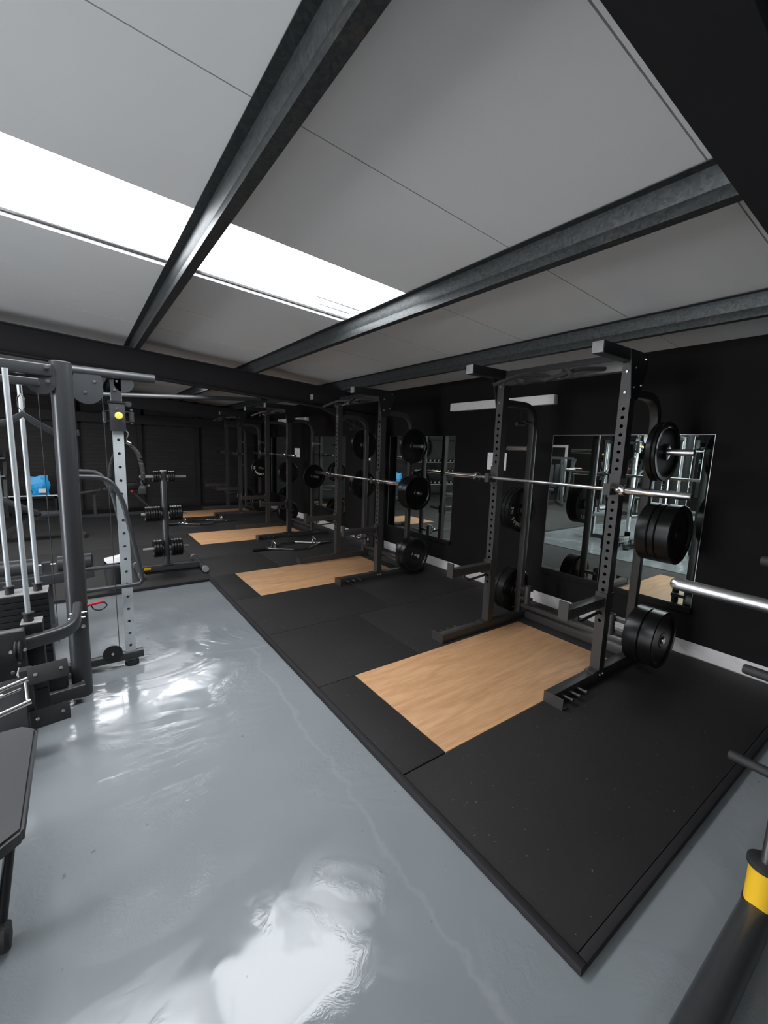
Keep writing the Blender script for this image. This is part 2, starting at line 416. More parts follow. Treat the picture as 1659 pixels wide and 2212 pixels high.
# walls
struct(MB().box(WX, WX+.2, YB, YF+.2, 0, 2.75).build('wall_right', 'wall'))
wl_ = MB(); wl_.box(XL-.2, XL, 3.7, YF+.2, 0, 3.7); wl_.box(XL-.2, XL, YB, .1, 0, 3.7); wl_.box(XL-.2, XL, .1, 3.7, 2.7, 3.7); struct(wl_.build('wall_left', 'wall'))  # gap in this wall is made up to let the added fill light in
wb = MB(); wb.box(XL, WX, YF, YF+.2, 0, 3.7)
struct(wb.build('wall_far', 'brickwall'))
wk = MB(); wk.box(XL, WX, YB-.2, YB, 0, 3.7)
struct(wk.build('wall_back', 'wall'))
bs = MB()
bs.sweep([(WX, YB, 0), (WX, YF, 0)], [(0, 0), (.018, 0), (.018, .125), (.012, .145), (0, .15)], up=(0, 0, 1))
struct(bs.build('baseboard_right', 'skirting'))
bmat = MB().box(XL, WX-.02, YF-.03, YF-.012, 0, .08)
struct(bmat.build('baseboard_far', 'beam'))

# rafters (I beams) crossing under the purlins, each with a wall column
def ibeam(mb, yc, x0, x1, top, depth, wd=.15, tf=.012, tw=.01):
    def z(x, off): return ceil(x)-off
    for (a, b_, y0, y1) in ((top, top+tf, yc-wd/2, yc+wd/2), (top+depth-tf, top+depth, yc-wd/2, yc+wd/2), (top+tf, top+depth-tf, yc-tw/2, yc+tw/2)):
        p = [(x0, y0, z(x0, b_)), (x1, y0, z(x1, b_)), (x1, y1, z(x1, b_)), (x0, y1, z(x0, b_))]
        mb.prism(p, (0, 0, 0), (0, 0, b_-a))
rl = {.395: 'dark painted steel rafter crossing the ceiling at the top right', 5.925: 'dark painted steel rafter crossing between first and second bay, with wall column',
      11.35: 'dark painted steel rafter close to the far wall'}
for yc, lab in rl.items():
    r_ = thing('roof_rafter', lab, 'beam', (WX-.15, yc, 0), 'steel rafters')
    mb = MB(); ibeam(mb, yc, XL, WX-.02, .14, .30); mb.build('beam', 'beam', r_)
    mb = MB()
    zt = ceil(WX-.2)-.40
    mb.box(WX-.23, WX-.218, yc-.075, yc+.075, 0, zt); mb.box(WX-.014, WX-.002, yc-.075, yc+.075, 0, zt); mb.box(WX-.218, WX-.014, yc-.005, yc+.005, 0, zt)
    mb.build('column', 'beam', r_)
    mb = MB(); x0, x1 = WX-1.25, WX-.22
    mb.prism([(x0, yc-.04, ceil(x0)-.435), (x1, yc-.04, ceil(x1)-.435), (x1, yc-.04, ceil(x1)-.74)], (0, 0, 0), (0, .08, 0)); mb.build('haunch', 'beam', r_)
# purlins: Z sections running along the room
pl = {3.36: 'galvanised purlin nearest the right wall', 2.0: 'galvanised purlin at the right end of the roof light', .61: 'galvanised purlin crossing the roof light, with rust spots'}
for k, x in enumerate((3.36, 2.0, .61, -1.35, -2.75, -4.15, -5.55, -6.9)):
    zc = ceil(x)
    prof = [(-.045, 0), (.004, 0), (.004, -.055), (.012, -.085), (.004, -.110), (.004, -.136), (.055, -.136), (.055, -.120), (.058, -.120), (.058, -.140), (0, -.140), (0, -.108), (.008, -.085), (0, -.057), (0, -.004), (-.045, -.004)]
    mb = MB(); poly = [(x+a, YB, zc+h) for a, h in prof]
    mb.prism(poly, (0, 0, 0), (0, YF-YB, 0))
    single(mb, 'roof_purlin', 'galv', (x, 4, zc), pl.get(x, 'galvanised purlin on the left side of the roof'), 'purlin', 'purlins under the roof panels' if x in pl else 'purlins over the left side')
    o = bpy.data.objects[-1] if False else None
# round tube standing in for the lit flange edge of a far beam
single(MB().cyl((-.2, 9.0, 2.452), (3.2, 9.0, 2.655), .04, 16), 'beam_edge_tube', 'grey_steel', (1.5, 9.0, 2.55), 'long round tube in the second bay, standing in for a lit beam edge', 'tube')
# vertical rails on the far wall
for x, lab in ((-3.4, 'dark vertical rail on the far wall behind the dumbbell rack'), (.0, 'dark vertical rail on the far wall seen right of the machine column'), (1.3, 'dark vertical rail on the far wall above the plate tree'), (2.65, 'dark vertical rail on the far wall left of the farthest rack')):
    single(MB().box(x-.05, x+.05, YF-.09, YF-.013, .03, 3.0), 'wall_rail', 'beam', (x, YF-.05, .0), lab, 'rail', 'wall rails')
single(MB().box(XL+.05, WX-.3, YF-.16, YF-.02, 2.12, 2.34), 'wall_beam', 'beam', (0, YF-.1, 2.2), 'dark horizontal beam across the top of the far wall', 'beam')

# left wall door with white frame, wall mirrors on the left wall
d = struct(MB().box(XL, XL+.03, 10.12, 10.95, 0, 2.0).build('door_1', 'beam'))
f = MB()
f.box(XL, XL+.05, 10.03, 10.12, 0, 2.09); f.box(XL, XL+.05, 10.95, 11.04, 0, 2.09); f.box(XL, XL+.05, 10.12, 10.95, 2.0, 2.09)
f.build('door_frame', 'white', d)
h = MB(); h.tube([(XL+.03, 10.2, 1.0), (XL+.09, 10.2, 1.0), (XL+.09, 10.32, 1.0)], .01, 8); h.build('door_handle', 'chrome', d)

# ------------------------------------------------------------------ rubber mats and wood platforms
plat = [(1.552, 2.532), (4.56, 5.545), (7.44, 8.48), (10.36, 11.33)]
names4 = ['nearest', 'second nearest', 'third', 'farthest']
WX0, WX1 = 1.607, 3.555
def matpiece(x0, x1, y0, y1, label, z1=MT):
    g = .0022
    return single(MB().box(x0+g, x1-g, y0+g, y1-g, 0, z1, .003), 'rubber_mat', 'mat', ((x0+x1)/2, (y0+y1)/2, 0), label, 'floor mat', 'black rubber floor mats')
edge = WX-.019
single(MB().box(MX-.034, MX-.001, MF-.034, MFAR-.001, 0, MT+.004, .004), 'mat_edging', 'beam', (MX-.017, 3, 0), 'thin black rubber edging strip along the long edge of the mats, beside the grey floor', 'edging', 'rubber edging strips')
single(MB().box(MX+.001, edge, MF-.034, MF-.001, 0, MT+.004, .004), 'mat_edging', 'beam', (2.7, MF-.017, 0), 'thin black rubber edging strip along the near short end of the mats', 'edging', 'rubber edging strips')
single(MB().box(XL+.01, MX-.036, MFAR-.034, MFAR-.001, 0, MT+.004, .004), 'mat_edging', 'beam', (-3, MFAR-.017, 0), 'thin black rubber edging strip at the far end of the grey floor', 'edging', 'rubber edging strips')
matpiece(MX, edge, MF, 1.548, 'black rubber mat at the near front corner of the lifting area')
for i, (a, b_) in enumerate(plat):
    nm = names4[i]
    single(MB().box(WX0, WX1, a, b_, 0, MT+.001, .002), 'platform_board', 'wood', ((WX0+WX1)/2, (a+b_)/2, 0), 'light oak board set in the mats under the %s squat rack' % nm, 'platform', 'oak lifting boards')
    matpiece(MX, WX0, a, b_, 'narrow black rubber strip left of the %s oak board' % nm)
    matpiece(WX1, edge, a, b_, 'black rubber mat between the %s oak board and the wall' % nm)
    nxt = plat[i+1][0] if i < 3 else YF-.03
    mid = b_+1.0 if i < 3 else nxt
    rel = 'beyond the %s oak board' % nm
    matpiece(MX, 2.24, b_, mid, 'black rubber mat just %s, on the open side' % rel)
    matpiece(2.24, edge, b_, mid, 'black rubber mat just %s, on the wall side' % rel)
    if i < 3:
        matpiece(MX, 2.7, mid, nxt, 'black rubber mat one row further %s, on the open side' % rel)
        matpiece(2.7, edge, mid, nxt, 'black rubber mat one row further %s, on the wall side' % rel)
lx = [MX, -1.0, -3.2, -5.4, XL+.01]; ly = [MFAR, 7.8, 10.1, YF-.03]
for i in range(4):
    for j in range(3):
        matpiece(lx[i+1], lx[i], ly[j], ly[j+1], 'black rubber mat, %s column from the racks, %s row past the grey floor' % (('first', 'second', 'third', 'fourth')[i], ('first', 'second', 'third')[j]))

# ------------------------------------------------------------------ mirrors, papers, battens on the right wall
for y0, y1, lab in ((1.30, 2.76, 'large wall mirror behind the nearest squat rack'), (4.25, 5.76, 'large wall mirror behind the second squat rack'), (7.2, 8.65, 'large wall mirror behind the third squat rack'), (10.1, 11.1, 'large wall mirror behind the farthest squat rack')):
    t = thing('wall_mirror', lab, 'mirror', (WX, (y0+y1)/2, .44), 'mirrors on the right wall')
    MB().box(WX-.008, WX-.002, y0, y1, .45, 1.925).build('mirror_pane', 'mirror', t)
    f = MB(); f.box(WX-.03, WX-.001, y0-.005, y1+.005, .40, .448); f.build('bottom_channel', 'wall', t)
    f = MB(); f.box(WX-.011, WX-.001, y0, y1, 1.925, 1.929); f.box(WX-.011, WX-.001, y1, y1+.003, .45, 1.925); f.box(WX-.011, WX-.001, y0-.003, y0, .45, 1.925); f.build('edge_trim', 'satin_chrome', t)
for y0, y1, x in ((3.9, 5.4, XL), (5.5, 7.0, XL), (7.1, 8.6, XL)):
    t = thing('wall_mirror', 'large mirror on the left wall, seen only in reflection, at %s' % {3.9: 'its near end', 5.5: 'its middle', 7.1: 'its far end'}[y0], 'mirror', (XL, (y0+y1)/2, .4), 'mirrors on the left wall')
    MB().box(XL+.002, XL+.008, y0, y1, .45, 2.3).build('mirror_pane', 'mirror', t)
    MB().box(XL+.001, XL+.03, y0, y1, .40, .448).build('bottom_channel', 'wall', t)
PAPER = [['GYM RULES', 'Please rerack', 'your weights']]
for yc, zc, lab in ((3.52, 1.612, 'white notice sheet on the wall behind the nearest rack'), (6.24, 1.608, 'white notice sheet on the wall between the second and third rack'), (9.46, 1.56, 'white notice sheet on the wall left of the third rack')):
    t = thing('paper_notice', lab, 'notice', (WX, yc, zc), 'paper notices on the right wall')
    MB().box(WX-.004, WX-.002, yc-.148, yc+.148, zc-.105, zc+.105).build('sheet', 'paper', t)
    f = MB()
    for k, (wd, zz) in enumerate(((.06, .0), (.16, -.03), (.12, -.05))): f.box(WX-.0048, WX-.004, yc-wd/2, yc+wd/2, zc+zz-.004, zc+zz+.004)
    f.build('printed_lines', 'ink', t)
for y0, y1, lab in ((2.745, 4.31, 'long white batten light, switched off, high on the wall behind the nearest rack'), (8.84, 10.44, 'long white batten light, switched off, high on the wall behind the third rack')):
    t = thing('batten_light', lab, 'light', (WX, (y0+y1)/2, 2.3), 'batten lights on the right wall')
    MB().box(WX-.085, WX-.001, y0, y1, 2.252, 2.356, .012).build('diffuser', 'white', t)
    if y0 < 4: MB().sphere((WX-.086, 3.342, 2.275), .016).build('indicator_lamp', 'led', t)
for x0, lab in ((-6.9, 'white batten light near the ceiling on the far wall, left one'), (-5.2, 'white batten light near the ceiling on the far wall, right one')):
    single(MB().box(x0, x0+1.4, YF-.1, YF-.014, 2.45, 2.55, .01), 'batten_light', 'white', (x0+.7, YF-.05, 2.5), lab, 'light', 'batten lights on the far wall')

# ------------------------------------------------------------------ squat racks
YC = 2.059; HS = .507; US = .074
def bolts(mb, pts, axis, r=.011, h=.008):
    for p in pts:
        mb.cyl(p, Vector(p)+Vector(axis)*h, r, 10, r*.75)
def make_rack(loc):
    t = thing('squat_rack', 'tall black half rack, nearest the camera, over the nearest oak board', 'squat rack', loc, 'black half racks along the wall')
    hl = [2.055-.0597*k for k in range(27)]
    for sgn in (-1, 1):
        ya = YC+sgn*HS; yb = YC+sgn*(HS+US); y0, y1 = min(ya, yb), max(ya, yb)
        yo = yb; yi = ya; ym = (y0+y1)/2
        u = MB().perf(3.12, 3.194, y0, y1, MT+.075, 2.365, hl, .0125).build('upright', 'rack_steel', t)
        bb = MB(); bolts(bb, [(3.12, ym, 2.305), (3.12, ym, 2.165)], (-1, 0, 0)); bolts(bb, [(3.15, yb, 2.33), (3.15, yb, 2.2), (3.14, yb, .075), (3.18, yb, .075), (3.66, yb, .075), (3.70, yb, .075), (3.74, yb, .075)], (0, sgn, 0)); bb.build('bolts', 'bolt', u)
        # base foot with end plate and band pegs
        b_ = MB().box(2.545, 3.95, y0+.002, y1-.002, MT, MT+.078, .003).build('base_foot', 'rack_steel', t)
        e_ = MB(); e_.box(2.535, 2.543, min(yi, yi+sgn*.145), max(yi, yi+sgn*.145), MT, MT+.080)
        e_.box(2.543, 2.60, min(yi+sgn*.08, yi+sgn*.145), max(yi+sgn*.08, yi+sgn*.145), MT, MT+.006); e_.build('end_plate', 'rack_steel', b_)
        for x in (2.65, 2.74, 2.83):
            MB().lathe([(.010, 0), (.010, .065), (.014, .066), (.014, .080), (.010, .082)], (x, yb-sgn*.003, MT+.04), (0, sgn, 0), 14).build('band_peg', 'rack_steel', b_)
        g = MB(); g.box(3.05, 3.26, y0-.001, y1+.001, MT+.078, MT+.084); g.box(3.044, 3.12, y0, y1, MT+.078, MT+.087); g.build('foot_flange', 'rack_steel', b_)
        # rear post and arch in one bent bar
        MB().rect([(3.194, ym, 2.17), (3.635, ym, 2.17), (3.635, ym, MT+.078)], .058, .062, up=(0, 1, 0), fil=.2, rad=.006).build('rear_post', 'rack_steel', t)
        # top stub beam with pale end cap and gusset
        tb = MB().box(2.72, 3.235, y0-.001, y1+.001, 2.367, 2.442, .003).build('top_beam', 'black_steel', t)
        MB().box(2.708, 2.72, y0, y1, 2.369, 2.440, .002).build('end_cap', 'cap', tb)
        gp = MB(); gp.prism([(3.05, yb, 2.44), (3.30, yb, 2.44), (3.32, yb, 2.36), (3.26, yb, 2.2), (3.215, yb, 2.12), (3.12, yb, 2.12)], (0, 0, 0), (0, sgn*.006, 0)); gp.build('gusset_plate', 'black_steel', tb)
        bb = MB(); bolts(bb, [(3.27, yb+sgn*.006, 2.40), (3.24, yb+sgn*.006, 2.22)], (0, sgn, 0), .009); bb.build('bolts', 'bolt', tb)
        # J hook
        j = MB(); j.box(3.108, 3.12, y0-.004, y1+.004, 1.43, 1.60); j.box(3.02, 3.112, ym-.022, ym+.022, 1.455, 1.478); j.box(3.010, 3.022, ym-.024, ym+.024, 1.455, 1.535)
        j.box(3.108, 3.2, yb, yb+sgn*.006, 1.46, 1.57)
        jj = j.build('bar_hook', 'rack_steel', t)
        # spotter arm
        s_ = MB(); s_.perf(0, 0, 0, 0, 0, 0, [], .01) if False else None
        s_.box(2.625, 3.118, ym-.034, ym+.034, .624, .692, .002); s_.box(2.613, 2.625, ym-.036, ym+.036, .615, .745); s_.box(3.10, 3.12, y0-.006, y1+.006, .58, .72)
        s_.box(3.10, 3.2, yb, yb+sgn*.006, .58, .72)
        sa = s_.build('safety_arm', 'rack_steel', t)
        hd = MB()
        for k in range(8): hd.cyl((2.68+k*.052, ym-.0345, .658), (2.68+k*.052, ym-.0335, .658), .009, 12); hd.cyl((2.68+k*.052, ym+.0335, .658), (2.68+k*.052, ym+.0345, .658), .009, 12)
        hd.build('peg_holes', 'beam', sa)
        MB().tube([(2.80, ym, .625), (2.80, ym, .575), (2.84, ym, .555), (3.11, ym, .575)], .011, 8, fil=.03).build('arm_brace', 'rack_steel', sa)
        # weight pegs
        for z in (1.768, 1.155, .315):
            PL = .25 if z > 1.5 else .222
            p = MB().lathe([(.036, 0), (.036, .008), (.0245, .009), (.0245, PL), (.0225, PL+.006), (.0225, PL+.007)], (3.635, ym+sgn*.03, z), (0, sgn, 0), 22).build('weight_peg', 'satin_chrome', t)
            bb = MB(); bolts(bb, [(3.625, ym+sgn*.0305, z+.045), (3.625, ym+sgn*.0305, z-.045)], (0, sgn, 0), .009); bb.build('bolts', 'bolt', p)
        # bar holder cup
        c = MB(); c.lathe([(.030, 0), (.030, .18), (.0255, .18), (.0255, .012), (.001, .010)], (3.585, YC+sgn*.415, .235), (0, 0, 1), 20); c.box(3.59, 3.62, YC+sgn*.415-.012, YC+sgn*.415+.012, .25, .28); c.box(3.59, 3.62, YC+sgn*.415-.012, YC+sgn*.415+.012, .35, .38)
        c.box(3.606, 3.66, YC+min(sgn*.40, sgn*.52), YC+max(sgn*.40, sgn*.52), .25, .28); c.box(3.606, 3.66, YC+min(sgn*.40, sgn*.52), YC+max(sgn*.40, sgn*.52), .35, .38)
        c.build('bar_holder', 'rack_steel', t)
    MB().box(3.125, 3.19, YC-HS, YC+HS, 2.314, 2.390, .003).build('cross_beam', 'rack_steel', t)
    MB().box(3.13, 3.185, YC-HS, YC+HS, 2.391, 2.436, .003).build('upper_dark_bar', 'beam', t)  # dark bar just above the cross beam
    MB().box(3.70, 3.775, YC-HS+.0, YC+HS, MT+.001, MT+.076, .003).build('rear_cross_beam', 'rack_steel', t)
    MB().box(3.62, 3.66, YC-HS, YC+HS, .165, .205, .003).build('rear_cross_bar', 'rack_steel', t)
    for s in (1, -1):
        hb = MB()
        def Y(y): return YC+s*(y-YC)
        hb.tube([(2.78, Y(2.40), 2.262), (2.93, Y(2.26), 2.345), (3.02, Y(2.18), 2.352), (3.13, Y(2.10), 2.33)], .0155, 10, fil=.06)
        hb.tube([(2.84, Y(2.14), 2.262), (2.96, Y(2.34), 2.335), (3.13, Y(2.44), 2.345)], .0155, 10, fil=.03)
        hb.build('pull_up_handle', 'rack_steel', t)
    return t
OFF = [0, 2.97, 5.90, 8.82]
rack = make_rack((3.2, YC, 0))
rl = ['', 'black half rack over the second oak board, behind the nearest rack', 'black half rack over the third oak board, between second and farthest racks', 'farthest black half rack, close to the dark far wall']
racks = [rack]+[dup(rack, (3.2, YC+OFF[i], 0), rl[i]) for i in (1, 2, 3)]

# ------------------------------------------------------------------ weight plates on the racks
def plate_proto(tk, r=.225, text=False, label='', name='weight_plate'):
    t = thing(name, label, 'weight plate', (0, 0, 0))
    h = tk/2; rc = min(.012, tk*.25)
    prof = [(.026, -h*.75), (.055, -h*.75), (.060, -h*.55), (.062, -h+rc*1.3), (r*.80, -h+rc*1.3), (r*.84, -h+.002), (r-.008, -h), (r, -h+.006), (r, h-.006), (r-.008, h), (r*.84, h-.002), (r*.80, h-rc*1.3), (.062, h-rc*1.3), (.060, h*.55), (.055, h*.75), (.026, h*.75)]
    mb = MB(); mb.lathe(prof, (0, 0, 0), (0, 1, 0), 48)
    mb.build('disc', 'rubber', t)
    rg = MB(); rg.lathe([(.0262, -h*.80), (.034, -h*.80), (.034, -h*.74), (.0262, -h*.74)], (0, 0, 0), (0, 1, 0), 24)
    rg.build('hub_ring', 'satin_chrome' if text else 'black_steel', t)
    if text:
        lt = MB(); base = Matrix(((1, 0, 0, 0), (0, 0, -1, -h+rc*1.3-.001), (0, 1, 0, 0), (0, 0, 0, 1)))
        a = 292.
        for ch in 'FITNESS GE':
            if ch != ' ':
                A = math.radians(a); glyph_mesh(lt, ch, .052, base @ Matrix.Translation((.150*math.cos(A), .150*math.sin(A), 0)) @ Matrix.Rotation(A-math.pi/2, 4, 'Z'))
            a -= 10 if ch in 'I' else 14
        lt.build('lettering', 'lettering', t)
    return t
px, p0 = 3.635, HS+US       # peg x, outer face of upright
groups = {}
used = {}
def place(rack_i, side, z, thick, descr, text=False):
    """stack plates outwards from the post; thick: list of thicknesses, first against the post"""
    y = YC+OFF[rack_i]+side*(HS+US/2+.031+.010)
    rn = names4[rack_i]
    order = ['innermost', 'middle one', 'outermost']
    for k, tk in enumerate(thick):
        yc = y+side*tk/2; y += side*(tk+.002)
        pos = '' if len(thick) == 1 else ', '+('outermost' if k == len(thick)-1 else order[k])
        lab = 'black weight plate on %s, %s rack%s' % (descr, rn, pos)
        key = (tk, text and k == (0 if side > 0 else len(thick)-1))
        dz = z-.0
        if key not in used:
            pr = plate_proto(tk, .225, key[1], lab); used[key] = pr; pr.location = (px, yc, dz); pr['group'] = 'plates stored on the squat racks'; pr['label'] = lab
        else: dup(used[key], (px, yc, dz), lab, 'plates stored on the squat racks')
N_, F_ = -1, 1
place(0, N_, 1.768, [.045, .03], 'near top peg')
place(0, N_, 1.155, [.085, .048, .098], 'near middle peg')
place(0, N_, .315, [.112, .104], 'near bottom peg')
place(0, F_, 1.155, [.045, .045, .03], 'far middle peg', True)
place(0, F_, .315, [.082, .045], 'far bottom peg')
place(1, N_, 1.768, [.045], 'near top peg')
place(1, N_, 1.155, [.082, .082], 'near middle peg')
place(1, N_, .315, [.082, .082], 'near bottom peg')
place(1, F_, 1.768, [.045], 'far top peg')
place(1, F_, 1.155, [.082], 'far middle peg')
place(2, N_, 1.155, [.045], 'near middle peg')
place(2, F_, 1.155, [.045, .045], 'far middle peg')
place(2, F_, .315, [.082, .045], 'far bottom peg')
place(3, N_, 1.155, [.045], 'near middle peg', True)
place(3, N_, .315, [.082], 'near bottom peg')
place(3, F_, .315, [.082], 'far bottom peg')

# ------------------------------------------------------------------ barbells
def make_barbell(label, loc):
    t = thing('barbell', label, 'barbell', loc, 'olympic barbells in the racks')
    x, y, z = loc
    MB().cyl((x, y-.66, z), (x, y+.66, z), .0142, 18).build('shaft', 'chrome', t)
    for s in (-1, 1):
        sl = MB().lathe([(.0142, .655), (.025, .657), (.025, 1.078), (.022, 1.084), (.012, 1.084)], (x, y, z), (0, s, 0), 26).build('sleeve', 'chrome', t)
        MB().lathe([(.016, .650), (.037, .652), (.039, .660), (.039, .682), (.036, .690), (.026, .690)], (x, y, z), (0, s, 0), 26).build('collar', 'chrome', sl)
    for a, b_ in ((-.60, -.26), (-.08, .08), (.26, .60)): MB().cyl((x, y+a, z), (x, y+b_, z), .0146, 18).build('knurled_grip', 'satin_chrome', t)
    return t
bar = make_barbell('bright steel barbell racked on the nearest rack, without plates', (3.065, 2.10, 1.494))
dup(bar, (3.065, 5.04, 1.322), 'bright steel barbell sitting lower on the second rack')
dup(bar, (3.065, 8.02, 1.546), 'bright steel barbell racked on the third rack')
dup(bar, (3.065, 10.9, 1.495), 'steel barbell racked on the farthest rack, dim against the dark wall')

# second rack has its hooks lower and fourth keeps its own arms
def move_child(root, base, dz):
    for c in root.children:
        if c.name.split('.')[0] == base: c.location.z += dz
move_child(racks[1], 'bar_hook', -.172); move_child(racks[2], 'bar_hook', .052)
move_child(racks[1], 'safety_arm', .02)
# small dark hanger with cables under each near rack top (band hooks)
for i, lab in ((0, 'nearest'), (1, 'second nearest')):
    yy = YC+OFF[i]
    t = thing('cable_grip', 'small black stirrup grips hanging inside the top of the %s rack' % lab, 'grip', (3.4, yy+.50, 2.13), 'grips hanging in the racks')
    mb = MB(); mb.cyl((3.38, yy+.50, 2.15), (3.38, yy+.50, 2.0), .003, 6); mb.cyl((3.47, yy+.50, 2.15), (3.47, yy+.50, 2.02), .003, 6); mb.build('cord', 'black_steel', t)
    mb = MB(); mb.cyl((3.32, yy+.50, 1.99), (3.44, yy+.50, 1.99), .016, 12); mb.cyl((3.43, yy+.50, 2.01), (3.53, yy+.50, 2.01), .014, 12); mb.build('grip_handle', 'grip', t)

# ------------------------------------------------------------------ trap bars on the mat
def trap_bar(x0, x1, y, label):
    z = .058; xm = (x0+x1)/2
    t = thing('trap_bar', label, 'trap bar', (xm, y, 0), 'hex trap bars on the floor')
    for s in (-1, 1):
        MB().cyl((xm+s*.47, y, z), (xm+s*(x1-x0)/2, y, z), .0245, 18).build('sleeve', 'black_steel' if s < 0 else 'chrome', t)
        MB().lathe([(.026, .465), (.036, .467), (.036, .49), (.026, .492)], (xm, y, z), (s, 0, 0), 18).build('collar', 'chrome', t)
        for q in (-1, 1): MB().tube([(xm+s*.47, y, z), (xm+s*.11, y+q*.25, z)], .014, 10).build('side_bar', 'chrome', t)
        xx = xm+s*.37
        h_ = MB().tube([(xx, y-.065, z), (xx-s*.01, y-.065, z+.10), (xx-s*.01, y+.065, z+.10), (xx, y+.065, z)], .012, 10, fil=.03).build('raised_handle', 'chrome', t)
        MB().cyl((xx-s*.01, y-.05, z+.10), (xx-s*.01, y+.05, z+.10), .017, 12).build('grip', 'satin_chrome', h_)
        MB().tube([(xm-.13, y+s*.25, z), (xm+.13, y+s*.25, z)], .0155, 10).build('frame_bar', 'grip', t)
    return t
trap_bar(2.19, 3.60, 6.57, 'chrome and black hex trap bar lying on the mat before the third rack')
trap_bar(1.42, 2.78, 9.45, 'chrome hex trap bar lying on the mat before the farthest rack')

# ------------------------------------------------------------------ plate tree
tx, ty = .885, 6.10
t = thing('plate_tree', 'black upright plate tree with six pegs of small plates', 'plate tree', (tx, ty, .03))
MB().tube([(tx, ty, .10), (tx, ty, 1.345)], .040, 20).build('post', 'grey_steel', t)
MB().lathe([(.041, 0), (.041, .006), (.032, .012)], (tx, ty, 1.345), (0, 0, 1), 20).build('post_cap', 'cap', t)
bf = MB(); bf.rect([(.56, ty+.03, .085), (1.26, ty-.03, .085)], .075, .075, rad=.004); bf.box(tx-.07, tx+.07, ty-.06, ty+.06, .12, .128); bf.build('base_beam', 'grey_steel', t)
for xx, ya, yb in ((1.295, 5.80, 6.50), (.56, 5.85, 6.40)):
    f_ = MB().tube([(xx, ya, .075), (xx, yb, .075)], .036, 16).build('foot_bar', 'grey_steel', t)
    for yy in (ya, yb): MB().cyl((xx, yy-.02, .075), (xx, yy+.02, .075), .041, 16).build('foot_cap', 'cap', f_)
MB().box(.61, .69, ty-.012-.012, ty-.0115-.003, .075, .105).build('yellow_sticker', 'yellow', t)
for z, rr in ((1.278, .013), (.80, .016), (.345, .0165)):
    for s in (-1, 1):
        MB().lathe([(.03, .035), (.03, .045), (.0155, .046), (.0155, .265), (.013, .27)], (tx, ty, z), (s, 0, 0), 14).build('peg', 'cap', t)
small = {}
pk = {1.278: (.072, [.022, .022, .016], [.022, .022, .022]), .80: (.098, [.027]*6, [.027]*5), .345: (.117, [.03]*3, [.031]*4)}
lvl = {1.278: 'top', .80: 'middle', .345: 'bottom'}
nth = ['innermost', 'second', 'third', 'fourth', 'fifth', 'sixth']
for z, (rr, L_, R_) in pk.items():
    for s, lst in ((-1, L_), (1, R_)):
        x = tx+s*.055
        for k, tk in enumerate(lst):
            xc = x+s*tk/2; x += s*(tk+.002)
            lab = 'small black plate on the %s %s peg of the plate tree, %s from the post' % (lvl[z], 'left' if s < 0 else 'right', nth[k])
            key = (rr, tk)
            if key not in small:
                h_ = tk/2; mb = MB()
                mb.lathe([(.016, -h_*.8), (.034, -h_*.8), (.038, -h_*.5), (rr*.78, -h_*.5), (rr*.84, -h_), (rr-.003, -h_), (rr, -h_*.6), (rr, h_*.6), (rr-.003, h_), (rr*.84, h_), (rr*.78, h_*.5), (.038, h_*.5), (.034, h_*.8), (.016, h_*.8)], (0, 0, 0), (1, 0, 0), 32)
                o = mb.build('small_plate', 'rubber'); small[key] = o; o.location = (xc, ty, z); tag(o, lab, 'weight plate', 'small plates on the plate tree')
            else: dup(small[key], (xc, ty, z), lab, 'small plates on the plate tree')

# ------------------------------------------------------------------ cable machine at the left
C0 = Vector((-.068, 3.375, 0))
t = thing('cable_machine', 'large charcoal multi station cable machine standing on the grey floor', 'gym machine', (C0.x, C0.y, 0))
def oval(mb, p0, p1, a, b_, n=24, ang=0):
    sect = [(a*math.cos(2*math.pi*i/n)*(1), b_*math.sin(2*math.pi*i/n)) for i in range(n)]
    return mb.sweep([p0, p1], sect, up=(math.cos(ang), math.sin(ang), 0))
mb = MB(); oval(mb, (-.064, 3.375, 0), (-.050, 3.375, 2.185), .060, .058, 28, 0); mb.build('column', 'grey_steel', t)
mb = MB(); oval(mb, (-.050, 3.375, 2.185), (-.050, 3.375, 2.190), .052, .050, 28); mb.build('column_cap', 'cap', t)
mb = MB(); mb.cyl((-.10, 3.62, 2.182), (.50, 3.66, 2.180), .031, 20); mb.build('top_boom', 'grey_steel', t)
mb = MB(); mb.rect([(-.10, 3.34, 2.125), (-.64, 3.27, 2.135)], .055, .070, rad=.008); mb.rect([(-.16, 3.28, 2.045), (-.66, 3.22, 2.050)], .045, .045, rad=.006); mb.rect([(-.06, 3.37, 2.12), (-.10, 3.66, 2.16)], .05, .06); mb.build('top_frame', 'grey_steel', t)
mb = MB(); bolts(mb, [(-.115, 3.31, 2.14), (-.115, 3.31, 2.06)], (0, -1, 0), .013, .014)
bolts(mb, [(-.045, 3.317, .63), (-.035, 3.317, .50), (-.06, 3.317, .11)], (0, -1, 0), .013, .012); mb.build('bolts', 'bolt', t)
